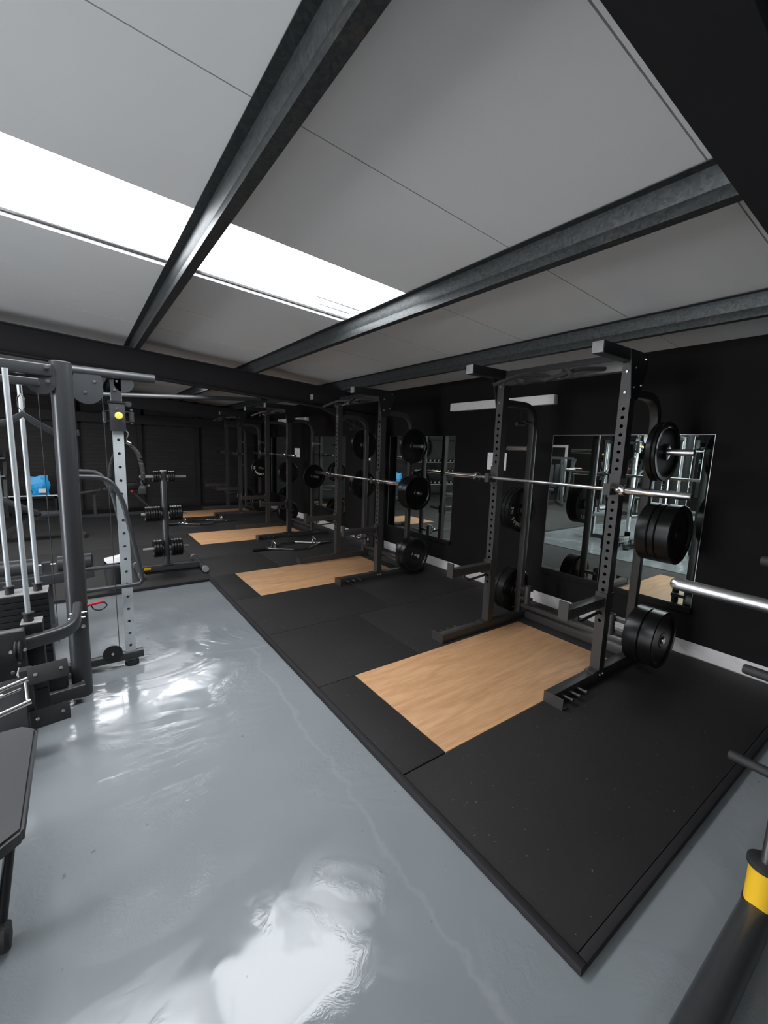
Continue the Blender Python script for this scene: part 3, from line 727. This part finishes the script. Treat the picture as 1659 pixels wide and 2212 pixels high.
# adjustable pulley post (perforated zinc channel)
pp = Vector((.250, 3.665, 0))
pz = [0.16+.098*k for k in range(20)]
a_ = MB().perf(pp.x-.034, pp.x+.034, pp.y-.022, pp.y+.022, .095, 2.06, pz, .010, 'y').build('pulley_post', 'zinc', t)
mb = MB(); mb.prism([(pp.x-.035, pp.y-.03, 2.17), (pp.x+.035, pp.y-.03, 2.17), (pp.x+.030, pp.y-.03, 2.0), (pp.x-.030, pp.y-.03, 2.0)], (0, 0, 0), (0, .008, 0))
mb.cyl((pp.x+.052, pp.y-.030, 2.125), (pp.x+.052, pp.y-.018, 2.125), .062, 28); mb.build('post_bracket', 'grey_steel', a_)
mb = MB(); bolts(mb, [(pp.x+.008, pp.y-.032, 2.135), (pp.x-.008, pp.y-.032, 2.075)], (0, -1, 0), .010); mb.build('bolts', 'bolt', a_)
# carriage
c = MB().box(pp.x-.045, pp.x+.050, pp.y-.045, pp.y+.045, 1.79, 1.985, .006).build('carriage', 'grey_steel', t)
MB().box(pp.x-.050, pp.x+.055, pp.y-.05, pp.y+.05, 1.985, 1.998).build('carriage_collar', 'black_steel', c)
MB().lathe([(.012, 0), (.012, .03), (.024, .032), (.026, .045), (.022, .056), (.001, .058)], (pp.x+.006, pp.y-.045, 1.895), (0, -1, 0), 22).build('pull_knob', 'yellow_knob', c)
mb = MB(); mb.cyl((pp.x+.09, pp.y-.01, 1.86), (pp.x+.09, pp.y-.01, 1.93), .017, 14); mb.cyl((pp.x-.075, pp.y-.01, 1.86), (pp.x-.075, pp.y-.01, 1.92), .014, 14)
mb.box(pp.x-.08, pp.x+.1, pp.y-.012, pp.y-.006, 1.855, 1.863); mb.box(pp.x-.08, pp.x+.1, pp.y-.012, pp.y-.006, 1.925, 1.933); mb.cyl((pp.x+.075, pp.y-.012, 1.985), (pp.x+.075, pp.y+.01, 1.985), .020, 16); mb.build('pulley_bracket', 'grey_steel', c)
mb = MB(); bolts(mb, [(pp.x+.09, pp.y-.014, 1.945), (pp.x+.09, pp.y-.014, 1.85), (pp.x-.075, pp.y-.014, 1.85), (pp.x-.002, pp.y-.045, 1.945)], (0, -1, 0), .009); mb.build('bolts', 'bolt', c)
# base foot, rubber pad, low pulley
mb = MB(); mb.rect([(-.46, 3.645, .078), (.335, 3.66, .078)], .055, .056, rad=.006); mb.rect([(-.07, 3.38, .07), (-.09, 3.64, .07)], .06, .06, rad=.006); mb.build('base_foot', 'grey_steel', t)
mb = MB(); mb.cyl((.255, 3.66, 0), (.255, 3.66, .030), .048, 20); mb.build('rubber_foot', 'grip', t)
mb = MB(); mb.cyl((.130, 3.612, .135), (.130, 3.600, .135), .064, 28); mb.build('pulley_cover', 'black_steel', t)
mb = MB(); bolts(mb, [(.13, 3.600, .135)], (0, -1, 0), .011); mb.build('bolts', 'bolt', t)
# top pulley covers
for cx, cy_, r_, n_ in ((.083, 3.615, .092, 0), (-.150, 3.33, .072, 1)):
    mb = MB(); poly = []
    for k in range(17):
        A = math.pi*(1+k/16); poly.append((cx+r_*math.cos(A), cy_, 2.055+r_*math.sin(A)))
    poly += [(cx+r_, cy_, 2.075+r_*.5), (cx+r_*.9, cy_, 2.16), (cx-r_*.75, cy_, 2.16)]
    mb.prism(poly, (0, -.01, 0), (0, .01, 0)); o = mb.build('pulley_cover', 'grey_steel', t)
    mb = MB(); bolts(mb, [(cx-.012, cy_-.010, 2.04), (cx+.045, cy_-.010, 2.115)], (0, -1, 0), .010); mb.build('bolts', 'bolt', o)
# bent guard loops between column and pulley post
for yy, dx in ((3.60, 0), (4.22, -.03)):
    mb = MB(); mb.tube([(-.02, yy, 1.468), (.175+dx, yy, 1.462), (.250+dx, yy, 1.30), (.352+dx, yy, .69), (.335+dx, yy, .655), (.30+dx, yy, .650), (-.02, yy, .650)], .0165, 12, fil=.085); mb.build('guard_loop', 'grey_steel', t)
mb = MB(); oval(mb, (-.075, 4.22, 0), (-.075, 4.22, 2.1), .045, .045, 24); mb.rect([(-.09, 3.66, .06), (-.075, 4.25, .06)], .06, .06); mb.build('rear_post', 'grey_steel', t)
# lever arm curving from the column
mb = MB(); mb.rect([(-.055, 3.33, .635), (-.075, 3.14, .56), (-.30, 3.05, .555), (-.52, 2.98, .555)], .05, .085, fil=.10, rad=.018); mb.build('lever_arm', 'grey_steel', t)
mb = MB(); mb.cyl((-.01, 3.30, .60), (-.10, 3.30, .60), .007, 10); mb.cyl((-.02, 3.29, .57), (-.11, 3.29, .57), .007, 10); mb.build('pop_pin', 'chrome', t)
mb = MB(); mb.box(-.47, -.30, 2.98, 3.05, .30, .66, .01); mb.build('lever_bracket', 'grey_steel', t)
mb = MB(); mb.lathe([(.045, 0), (.052, .002), (.052, .008), (.042, .014), (.052, .020), (.052, .026), (.045, .028)], (-.345, 2.955, .56), (1, 0, 0), 24); mb.build('low_pulley', 'grip', t)
mb = MB(); bolts(mb, [(-.36, 2.95, .56), (-.30, 2.95, .56), (-.36, 2.95, .44), (-.30, 2.95, .45)], (0, -1, 0), .010); mb.build('bolts', 'bolt', t); mb = MB(); mb.tube([(-.33, 2.95, .46), (-.34, 2.93, .43), (-.32, 2.92, .40), (-.33, 2.93, .36)], .006, 8); mb.build('clip', 'bolt', t)
# weight stacks with guide rods
def stack(x, y, wx, wy, z0, z1, n, rods, zr=2.05):
    st = MB()
    st.box(x-wx/2, x+wx/2, y-wy/2, y+wy/2, .06, z0-.004)
    dzp = (z1-z0)/n
    for k in range(n): st.box(x-wx/2, x+wx/2, y-wy/2, y+wy/2, z0+k*dzp, z0+(k+1)*dzp-.004, .002)
    s_ = st.build('weight_stack', 'black_steel', t)
    MB().box(x-wx/2, x+wx/2, y-wy/2, y+wy/2, z1-.002, z1+.004).build('top_plate', 'cap', s_)
    for rx, ry in rods:
        g = MB().cyl((rx, ry, z1), (rx, ry, zr), .0135, 14).build('guide_rod', 'zinc', s_)
        MB().lathe([(.024, 0), (.024, .045), (.030, .046), (.030, .052)], (rx, ry, z1+.004), (0, 0, 1), 16).build('bushing', 'grip', g)
stack(-.345, 3.62, .26, .16, .28, .70, 10, [(-.415, 3.60), (-.270, 3.60)], 2.06)
stack(-.275, 3.12, .10, .10, .12, .66, 4, [(-.288, 3.12)], 2.09)
mb = MB(); mb.box(-.30, -.14, 3.25, 3.42, 0, .22, .01); mb.box(-.46, -.20, 3.45, 3.72, 0, .06); mb.build('shroud', 'black_steel', t)
# low row foot plates and base rails
mb = MB(); mb.rect([(-.05, 3.27, .085), (-.40, 3.22, .085)], .06, .085, rad=.012); mb.build('base_rail', 'grey_steel', t)
ang = Matrix.Rotation(math.radians(8), 3, 'Z') @ Matrix.Rotation(math.radians(-28), 3, 'X')
for cz, cyy, cx in ((.470, 2.80, -.198), (.215, 2.80, -.205)):
    o = MB().obox((cx, cyy, cz), (.175, .035, .095), ang, .006).build('foot_plate', 'grip', t)
    mb = MB()
    for dx in (-.055, .055):
        p = Vector((cx, cyy, cz))+ang @ Vector((dx, -.018, .0)); bolts(mb, [p], ang @ Vector((0, -1, 0)), .010, .004)
    mb.build('bolts', 'bolt', o)
o = MB().obox((-.375, 2.74, .33), (.16, .03, .30), ang, .006).build('foot_plate', 'grey_steel', t)
mb = MB(); mb.rect([(-.295, 2.85, .10), (-.295, 2.83, .50)], .05, .05); mb.rect([(-.46, 2.86, .0), (-.46, 2.86, .62)], .06, .06, rad=.006); mb.rect([(-.38, 3.24, .085), (-.38, 2.80, .12)], .06, .07); mb.build('plate_support', 'grey_steel', t)
# row of frame behind, left of stacks (seen in mirror)
mb = MB(); oval(mb, (-.62, 3.15, 0), (-.62, 3.15, 2.2), .06, .055); oval(mb, (-1.25, 3.55, 0), (-1.25, 3.55, 2.2), .06, .055); mb.rect([(-.66, 3.08, 2.16), (-1.3, 3.6, 2.16)], .06, .09); mb.rect([(-.64, 3.1, .06), (-1.3, 3.6, .06)], .06, .09); mb.build('rear_frame', 'grey_steel', t)
# pulldown station: thigh rollers and seat beam facing the far side
for xa, xb in ((-.205, .06), (-.62, -.345)):
    mb = MB(); mb.lathe([(.050, 0), (.068, .012), (.068, (xb-xa)-.012), (.050, (xb-xa))], (xa, 4.60, .632), (1, 0, 0), 24); mb.build('thigh_roller', 'pad', t)
mb = MB(); mb.cyl((-.62, 4.60, .632), (.06, 4.60, .632), .012, 12); mb.build('roller_axle', 'chrome', t)
mb = MB(); mb.rect([(-.275, 4.60, .10), (-.275, 4.60, .66)], .07, .06); mb.rect([(-.66, 4.50, .515), (.06, 4.56, .54)], .09, .09, rad=.01); mb.rect([(-.35, 3.65, .06), (-.275, 4.75, .06)], .07, .08); mb.build('station_frame', 'grey_steel', t)
# cables
mb = MB(); mb.cyl((.172, 3.56, .20), (.165, 3.56, 2.05), .0028, 6); mb.cyl((-.175, 3.5, .35), (-.175, 3.5, 2.05), .0028, 6); mb.build('cable', 'grip', t)
mt_ = t
# hung attachments: things of their own
t = thing('lat_bar', 'wide black bent lat pulldown bar hanging in the cable machine', 'pulldown bar', (-.25, 3.52, 1.84))
K_ = 3.52/3.30
def lb(x, z): return (x*K_, 3.52, 1.73+(z-1.73)*K_)
mb = MB(); mb.rect([lb(-.56, 1.705), lb(-.47, 1.76), lb(-.30, 1.815), lb(-.245, 1.86), lb(-.19, 1.815), lb(-.095, 1.752), lb(.02, 1.765)], .040, .014, up=(0, 1, 0), rad=.003); mb.build('bar', 'grey_steel', t)
hk = MB(); hk.tube([lb(-.245, 1.87), lb(-.262, 1.90), lb(-.262, 1.95), lb(-.245, 1.975), lb(-.232, 1.95), lb(-.234, 1.90)], .005, 8, closed=True); hk = hk.build('snap_hook', 'chrome', t)
MB().cyl(lb(-.245, 1.97), (-.261, 3.52, 2.10), .004, 8).build('cable_end', 'grip', hk)
t = thing('triceps_rope', 'black braided triceps rope hanging from the pulley carriage', 'rope', (.30, 3.66, 1.70))
def braid(mb, pts, r=.015):
    P = fillet(pts, .12, 10); Q = []
    for i in range(len(P)-1):
        for k in range(6): Q.append(P[i].lerp(P[i+1], k/6))
    for ph in (0, math.pi):
        S = [p+Vector((math.cos(ph+i*.75)*r*.62, math.sin(ph+i*.75)*r*.62, 0)) for i, p in enumerate(Q)]
        mb.tube(S, r*.52, 7)
mb = MB(); braid(mb, [(.315, 3.655, 1.70), (.37, 3.655, 1.64), (.398, 3.655, 1.50), (.385, 3.655, 1.375)]); mb.build('rope_strand', 'grip', t)
mb = MB(); braid(mb, [(.312, 3.69, 1.70), (.225, 3.80, 1.62), (.195, 3.82, 1.50), (.20, 3.82, 1.40)]); mb.build('rope_strand', 'grip', t)
for x, y in ((.385, 3.655), (.20, 3.82)): MB().lathe([(.013, .03), (.022, .02), (.026, 0), (.026, -.03), (.02, -.035)], (x, y, 1.365), (0, 0, 1), 16).build('rope_end', 'grip', t)
mb = MB(); mb.tube([(.300, 3.66, 1.80), (.318, 3.66, 1.775), (.305, 3.66, 1.745), (.305, 3.66, 1.72)], .005, 8, fil=.01); mb.cyl((.298, 3.66, 1.715), (.325, 3.66, 1.70), .014, 14); mb.build('hook', 'chrome', t)
t = thing('row_handle', 'chrome close grip row handle resting on the foot plates', 'handle', (-.36, 2.72, .42))
mb = MB(); mb.tube([(-.54, 2.66, .445), (-.275, 2.70, .500)], .014, 12); mb.tube([(-.54, 2.56, .365), (-.262, 2.62, .415)], .014, 12); mb.tube([(-.285, 2.70, .498), (-.275, 2.62, .412)], .008, 10); mb.tube([(-.52, 2.64, .43), (-.30, 2.67, .468)], .007, 10); mb.build('grip_frame', 'chrome', t)
mb = MB(); mb.cyl((-.44, 2.652, .445), (-.37, 2.662, .458), .011, 12); mb.build('swivel', 'satin_chrome', t)
t = thing('red_handle', 'small red grip on a black strap clipped beside the machine column', 'handle', (.03, 3.36, .66))
mb = MB(); mb.cyl((-.005, 3.33, .635), (.085, 3.33, .645), .010, 12); mb.lathe([(.010, 0), (.013, .002), (.013, .008), (.010, .010)], (.08, 3.33, .6445), (1, 0, .1), 12); mb.build('grip', 'red', t)
mb = MB(); mb.tube([(.085, 3.33, .645), (.11, 3.33, .615), (.075, 3.33, .585), (.03, 3.33, .595), (.015, 3.33, .632)], .004, 8, fil=.02); mb.build('strap', 'grip', t)

# ------------------------------------------------------------------ bench at the lower left
t = thing('flat_bench', 'black padded bench at the left edge on the grey floor', 'bench', (-.37, 1.98, 0))
mb = MB(); pr_ = []
x0, x1, y0, y1 = -.53, -.218, 1.60, 2.33
pl_ = [(x0, y0+.05), (x0+.05, y0), (x1-.085, y0), (x1, y0+.07), (x1, y1-.05), (x1-.05, y1), (x0+.05, y1), (x0, y1-.05)]
mb.prism([(a, b_, .40) for a, b_ in pl_], (0, 0, 0), (0, 0, .055))
bmesh.ops.bevel(mb.bm, geom=[e_ for e_ in mb.bm.edges], offset=.010, segments=3, affect='EDGES')
mb.build('seat_pad', 'pad', t, ang=.9)
mb = MB(); mb.rect([(-.37, 2.15, .37), (-.37, 1.78, .37)], .06, .05); mb.rect([(-.37, 1.80, .37), (-.37, 1.72, .06)], .055, .055, up=(0, 1, 0)); mb.rect([(-.37, 2.15, .37), (-.37, 2.7, .06)], .055, .055, up=(0, 1, 0)); mb.build('frame', 'grey_steel', t)
mb = MB(); mb.tube([(-.56, 1.71, .045), (-.30, 1.71, .045)], .032, 16); mb.build('foot_bar', 'grey_steel', t)
mb = MB(); mb.lathe([(.030, 0), (.045, .006), (.047, .03), (.040, .042), (.02, .045)], (-.325, 1.71, .047), (1, 0, 0), 22); mb.build('foot_cap', 'grip', t)
mb = MB(); mb.tube([(-.262, 1.85, .40), (-.285, 1.80, .24), (-.31, 1.72, .06)], .016, 12); mb.build('front_leg', 'black_steel', t)

# ------------------------------------------------------------------ smith machine at the right edge
t = thing('smith_machine', 'black smith machine at the right edge with yellow collared guide rod', 'gym machine', (2.0, .1, 0))
RX, RY = 1.975, .262
for s_, ry in ((1, RY), (-1, -.95)):
    mb = MB(); mb.tube([(1.02, ry, .055), (2.62, ry, .055)], .053, 24); mb.build('base_tube', 'grey_steel', t)
    if s_ > 0:
        mb = MB(); mb.lathe([(.0465, .095), (.046, .10), (.046, .245), (.0465, .25)], (RX, ry, 0), (0, 0, 1), 28); mb.build('yellow_collar', 'yellow', t)
        mb = MB(); mb.lathe([(.050, .07), (.050, .098)], (RX, ry, 0), (0, 0, 1), 28); mb.build('collar_ring', 'grip', t); mb = MB(); mb.lathe([(.048, .248), (.055, .25), (.055, .266), (.048, .27), (.02, .27)], (RX, ry, 0), (0, 0, 1), 28); mb.build('collar_ring', 'grip', t)
    mb = MB(); mb.cyl((RX, ry, .1), (RX, ry, 2.05), .0165, 18); mb.build('guide_rod', 'satin_chrome', t)
    mb = MB(); mb.rect([(2.56, ry-.04*s_, .10), (2.56, ry-.04*s_, 2.08)], .075, .075); mb.rect([(1.92, ry-.04*s_, 2.08), (2.6, ry-.04*s_, 2.08)], .075, .07); mb.build('upright', 'grey_steel', t)
    for z, dx in ((1.28, 0), (.757, 0), (.31, 0)):
        if s_ > 0:
            mb = MB(); mb.lathe([(.023, .0), (.023, .285), (.019, .292), (.006, .293)], (2.50, .235, z), (0, 1, 0), 22); mb.build('storage_peg', 'grip', t)
            mb = MB(); mb.box(2.47, 2.56, .17, .25, z-.03, z+.03); mb.build('peg_bracket', 'grey_steel', t)
mb = MB(); mb.rect([(2.56, -.9, 2.10), (2.56, .2, 2.10)], .07, .07); mb.rect([(2.6, -.95, .055), (2.6, .26, .055)], .07, .07); mb.build('cross_beam', 'grey_steel', t)
t = thing('smith_bar', 'thick chrome sleeve of the smith machine bar, pointing into the room', 'bar', (2.008, 0, 1.208), None)
mb = MB(); mb.lathe([(.0255, -1.30), (.0255, .670), (.024, .684), (.019, .694), (.010, .699), (.001, .700)], (2.011, 0, 1.208), (0, 1, 0), 30); mb.build('sleeve', 'satin_chrome', t)
mb = MB(); mb.lathe([(.027, .20), (.045, .20), (.045, .23), (.027, .23)], (2.011, 0, 1.208), (0, 1, 0), 30); mb.box(1.95, 2.06, .21, .31, 1.13, 1.29, .01); mb.build('carriage', 'black_steel', t)

# ------------------------------------------------------------------ far left things
# low shelf and blue bag by the far wall
t = thing('low_rack', 'low black rack with pale steel rails under the blue bag', 'rack', (-.80, 12.0, .02))
for z in (.44, .47): MB().cyl((-1.22, 11.78+(.47-z)*3, z), (-.40, 11.78+(.47-z)*3, z), .014, 10).build('rail', 'white', t)
mb = MB(); mb.box(-1.2, -.42, 11.85, 12.2, .40, .455)
for x in (-1.2, -.46): mb.box(x, x+.04, 11.85, 12.2, .02, .45)
mb.box(-1.2, -.42, 12.16, 12.2, .05, .4); mb.build('frame', 'black_steel', t)
t = thing('blue_bag', 'crumpled bright blue plastic bag with pale label on the low rack', 'bag', (-.70, 12.0, .46))
mb = MB(); r = bmesh.ops.create_grid(mb.bm, x_segments=14, y_segments=14, size=.5)
out = [(-.165, .0), (.16, .0), (.15, .2), (.175, .43), (-.03, .40), (-.24, .37), (-.23, .22), (-.17, .2)]
def bag_pt(u, v):
    x = (-.16+.32*u)+(-.06*(1-u) if v > .55 else 0)+.02*math.sin(v*9+u*3); z = v*(.40+.04*u)+.01*math.sin(u*11); d_ = .07*math.sin(math.pi*u)*math.sin(math.pi*min(1, v*.9+.1))
    return x, z, d_
vsf = {}
for sgn in (-1, 1):
    for i in range(13):
        for j in range(13):
            u, v = i/12, j/12; x, z, d_ = bag_pt(u, v); rn = random.uniform(-.012, .012) if 0 < i < 12 and 0 < j < 12 else 0
            vsf[(sgn, i, j)] = mb.bm.verts.new((-.70+x, 12.0+sgn*(d_+.004)+rn, .462+z))
    for i in range(12):
        for j in range(12): mb.bm.faces.new((vsf[(sgn, i, j)], vsf[(sgn, i+1, j)], vsf[(sgn, i+1, j+1)], vsf[(sgn, i, j+1)]))
bmesh.ops.delete(mb.bm, geom=r['verts'], context='VERTS'); bmesh.ops.remove_doubles(mb.bm, verts=mb.bm.verts, dist=.009)
mb.build('bag_body', 'blue', t, ang=.9)
MB().box(-.73, -.60, 11.915, 11.922, .52, .61).build('pale_label', 'paper', t)
# dumbbell rack
t = thing('dumbbell_rack', 'three tier black dumbbell rack against the far wall with pale rails', 'dumbbell rack', (-2.4, 12.0, .02))
for z, yy in ((1.30, 12.1), (.93, 11.95), (.50, 11.8)):
    mb = MB(); mb.obox((-2.42, yy, z-.03), (2.35, .22, .02), Matrix.Rotation(math.radians(12), 3, 'X')); mb.build('shelf', 'black_steel', t)
    mb = MB(); mb.cyl((-3.6, yy-.13, z-.035), (-1.24, yy-.13, z-.035), .017, 10); mb.build('front_rail', 'cap', t)
for x in (-3.62, -1.26): MB().rect([(x, 11.75, .03), (x, 11.75, .40), (x, 12.2, 1.40)], .06, .06, up=(0, 1, 0), fil=.1).build('side_frame', 'black_steel', t)
db = None
for ti, (z, yy) in enumerate(((1.30, 12.1), (.93, 11.95), (.50, 11.8))):
    for k in range(11):
        x = -3.45+k*.205
        lab = 'round black dumbbell on the %s tier of the dumbbell rack, %s from its left end' % (('top', 'middle', 'bottom')[ti], ('first', 'second', 'third', 'fourth', 'fifth', 'sixth', 'seventh', 'eighth', 'ninth', 'tenth', 'eleventh')[k])
        if db is None:
            db = thing('dumbbell', lab, 'dumbbell', (x, yy, z+.035), 'dumbbells on the far rack')
            for s in (-1, 1):
                hd_ = MB().lathe([(.02, .06), (.052, .064), (.058, .075), (.058, .115), (.050, .125), (.001, .126)], (x, yy, z+.035), (0, s, 0), 20).build('head', 'rubber', db)
                MB().lathe([(.022, .1265), (.030, .1265), (.030, .129), (.022, .129)], (x, yy, z+.035), (0, s, 0), 18).build('head_ring', 'cap', hd_)
            MB().cyl((x, yy-.065, z+.035), (x, yy+.065, z+.035), .014, 12).build('handle', 'chrome', db)
        else: dup(db, (x, yy, z+.035), lab)
# benches
def bench(name, cx, cy_, a, label, back=35, seat_col='pad'):
    t = thing(name, label, 'bench', (cx, cy_, 0), 'adjustable benches')
    R_ = Matrix.Rotation(math.radians(a), 3, 'Z'); c = Vector((cx, cy_, 0))
    def w_(x, y, z): return c+R_ @ Vector((x, y, z))
    MB().obox(w_(.0, 0, .44), (.36, .28, .07), R_, .015).build('seat_pad', seat_col, t)
    rb_ = R_ @ Matrix.Rotation(math.radians(-back), 3, 'Y')
    MB().obox(w_(-.20-.38*math.cos(math.radians(back)), 0, .46+.38*math.sin(math.radians(back))), (.76, .28, .07), R_ @ Matrix.Rotation(math.radians(back), 3, 'Y'), .015).build('back_pad', seat_col, t)
    mb = MB(); mb.rect([w_(.35, 0, .10), w_(.1, 0, .38), w_(-.3, 0, .38), w_(-.75, 0, .10)], .06, .06); mb.build('frame', 'grey_steel', t)
    for x in (.38, -.78): MB().rect([w_(x, -.28, .06), w_(x, .28, .06)], .06, .06, rad=.01).build('foot_bar', 'grey_steel', t)
    for s in (-.26, .26): MB().cyl(w_(.40, s-.02, .055), w_(.40, s+.02, .055), .035, 14).build('wheel', 'grip', t)
    t.location.z = .012
    return t
bench('adjustable_bench', -.38, 9.05, 8, 'dark adjustable bench on the mats, its front end beside the machine column', 30)
bench('adjustable_bench', -2.2, 9.6, 20, 'dark adjustable bench standing in front of the dumbbell rack', 20)
# T shaped rig leaning bench with red knob (far)
t = thing('preacher_bench', 'dark low bench with a red knob near the far wall, left of the plate tree', 'bench', (.8, 11.4, .02))
mb = MB(); mb.obox((.18, 11.2, .60), (.42, .2, .05), Matrix.Rotation(math.radians(-9), 3, 'Y'), .01); mb.obox((.60, 11.2, .67), (.38, .2, .05), Matrix.Rotation(math.radians(-9), 3, 'Y'), .01); mb.build('pad', 'pad', t)
mb = MB(); mb.rect([(.25, 11.2, .08), (.25, 11.2, .57)], .05, .05, up=(0, 1, 0)); mb.rect([(-.05, 11.2, .06), (1.45, 11.3, .06)], .06, .06); mb.rect([(.95, 11.25, .60), (1.40, 11.3, .08)], .05, .05, up=(0, 1, 0)); mb.rect([(-.05, 10.95, .06), (-.05, 11.5, .06)], .06, .06); mb.build('frame', 'grey_steel', t)
mb = MB(); mb.obox((.98, 11.2, .70), (.20, .2, .14), None, .02); mb.cyl((1.0, 11.2, .62), (1.30, 11.2, .69), .018, 10); mb.build('pivot_pad', 'black_steel', t)
MB().sphere((.96, 11.08, .58), .032).build('red_knob', 'red', t)
MB().cyl((1.29, 11.2, .69), (1.33, 11.2, .70), .028, 12).build('end_cap', 'cap', t)
# bin with towel and spray
t = thing('waste_bin', 'small black bin with white towel on the rim near the pulley post', 'bin', (.262, 5.62, .03))
mb = MB(); mb.lathe([(.075, .03), (.098, .33), (.104, .335), (.104, .350), (.094, .350), (.090, .335), (.070, .045), (.001, .045)], (.262, 5.62, 0), (0, 0, 1), 24); mb.build('bin_body', 'grip', t)
mb = MB(); mb.prism([(.17, 5.57, .385), (.21, 5.54, .34), (.34, 5.54, .35), (.345, 5.56, .425), (.29, 5.58, .395)], (0, 0, 0), (0, .09, .01)); bmesh.ops.bevel(mb.bm, geom=list(mb.bm.edges), offset=.01, segments=2, affect='EDGES'); mb.build('towel', 'paper', t)

# ---- machines further left, met mainly through the mirrors
def tower(x, y, a, label, hi=2.1):
    t = thing('cable_tower', label, 'gym machine', (x, y, 0), 'cable towers on the left side')
    R_ = Matrix.Rotation(math.radians(a), 3, 'Z'); c = Vector((x, y, 0))
    def w_(p, q, z): return c+R_ @ Vector((p, q, z))
    f_ = MB()
    for p in (-.30, .30): f_.rect([w_(p, -.15, 0), w_(p, -.15, hi)], .06, .09, rad=.01)
    f_.rect([w_(-.34, -.15, hi), w_(.34, -.15, hi)], .07, .09); f_.rect([w_(-.34, -.15, .05), w_(.34, -.15, .05)], .07, .09); f_.rect([w_(0, -.15, hi-.02), w_(0, .75, hi-.02)], .07, .08); f_.rect([w_(0, -.15, .05), w_(0, 1.1, .05)], .07, .08)
    f_.build('frame', 'grey_steel', t)
    s_ = MB()
    for k in range(12): s_.obox(w_(0, -.15, .16+k*.05), (.30, .12, .045), R_, .002)
    s_.build('weight_stack', 'black_steel', t)
    for p in (-.10, .10): MB().cyl(w_(p, -.15, .76), w_(p, -.15, hi), .012, 12).build('guide_rod', 'chrome', t)
    MB().obox(w_(0, -.22, 1.2), (.5, .004, .5), R_).build('back_panel', 'cap', t) if False else None
    MB().obox(w_(0, .75, .50), (.34, .34, .07), R_, .02).build('seat_pad', 'pad', t)
    MB().rect([w_(0, .75, .08), w_(0, .75, .47)], .06, .06, up=(0, 1, 0)).build('seat_post', 'grey_steel', t)
    b_ = MB(); b_.tube([w_(-.5, .72, 1.80), w_(-.2, .72, 1.88), w_(.2, .72, 1.88), w_(.5, .72, 1.80)], .015, 10); b_.cyl(w_(0, .72, 1.88), w_(0, .72, hi-.05), .004, 6); b_.build('pull_bar', 'chrome', t)
    if y > 5.5: t.location.z = MT
    MB().cyl(w_(0, .70, hi-.10), w_(0, .74, hi-.10), .06, 20).build('pulley', 'grip', t)
    for p in (-.31, .31): MB().sphere(w_(p, -.21, 1.72), .028).build('pull_knob', 'yellow_knob', t)
    return t
tower(-2.9, 4.4, 200, 'charcoal cable tower with pulldown bar left of the multi station machine')
tower(-4.4, 6.4, 160, 'charcoal cable tower standing on the mats further left')
tower(-1.9, 2.6, 100, 'charcoal cable tower nearest the left edge, outside the picture')
def lever(x, y, a, label):
    t = thing('lever_machine', label, 'gym machine', (x, y, 0), 'plate loaded machines on the left side')
    R_ = Matrix.Rotation(math.radians(a), 3, 'Z'); c = Vector((x, y, 0))
    def w_(p, q, z): return c+R_ @ Vector((p, q, z))
    f_ = MB()
    for s in (-.42, .42):
        f_.rect([w_(s, -.7, .05), w_(s, .7, .05)], .07, .08); f_.rect([w_(s, -.6, .08), w_(s, -.15, 1.55)], .07, .08, up=(0, 1, 0)); f_.rect([w_(s, .6, .08), w_(s, -.15, 1.55)], .06, .06, up=(0, 1, 0))
    f_.rect([w_(-.42, -.15, 1.55), w_(.42, -.15, 1.55)], .07, .07); f_.build('frame', 'grey_steel', t)
    for s in (-.5, .5):
        ar = MB().rect([w_(s, -.2, 1.5), w_(s, .35, 1.15), w_(s, .8, 1.2)], .055, .055, up=(0, 1, 0), fil=.1).build('lever_arm', 'grey_steel', t)
        MB().cyl(w_(s, .55, 1.15), w_(s, .72, 1.17), .03, 12).build('grip', 'grip', ar)
        MB().cyl(w_(s*1.05, .25, 1.2), w_(s*1.05+math.copysign(.25, s), .25, 1.2), .024, 12).build('horn', 'chrome', ar)
        MB().sphere(w_(s*1.05+math.copysign(.26, s), .25, 1.2), .03).build('red_cap', 'red', ar)
    MB().obox(w_(0, .25, .50), (.36, .42, .08), R_, .02).build('seat_pad', 'pad', t)
    MB().obox(w_(0, -.08, .95), (.34, .09, .75), R_, .02).build('back_pad', 'pad', t)
    MB().rect([w_(0, .2, .08), w_(0, .2, .47)], .07, .07, up=(0, 1, 0)).build('seat_post', 'grey_steel', t)
    t.location.z = MT
    return t
lever(-6.2, 9.2, 250, 'charcoal plate loaded press machine near the left wall door')
lever(-4.6, 8.6, 230, 'charcoal plate loaded machine in the middle of the left side mats')
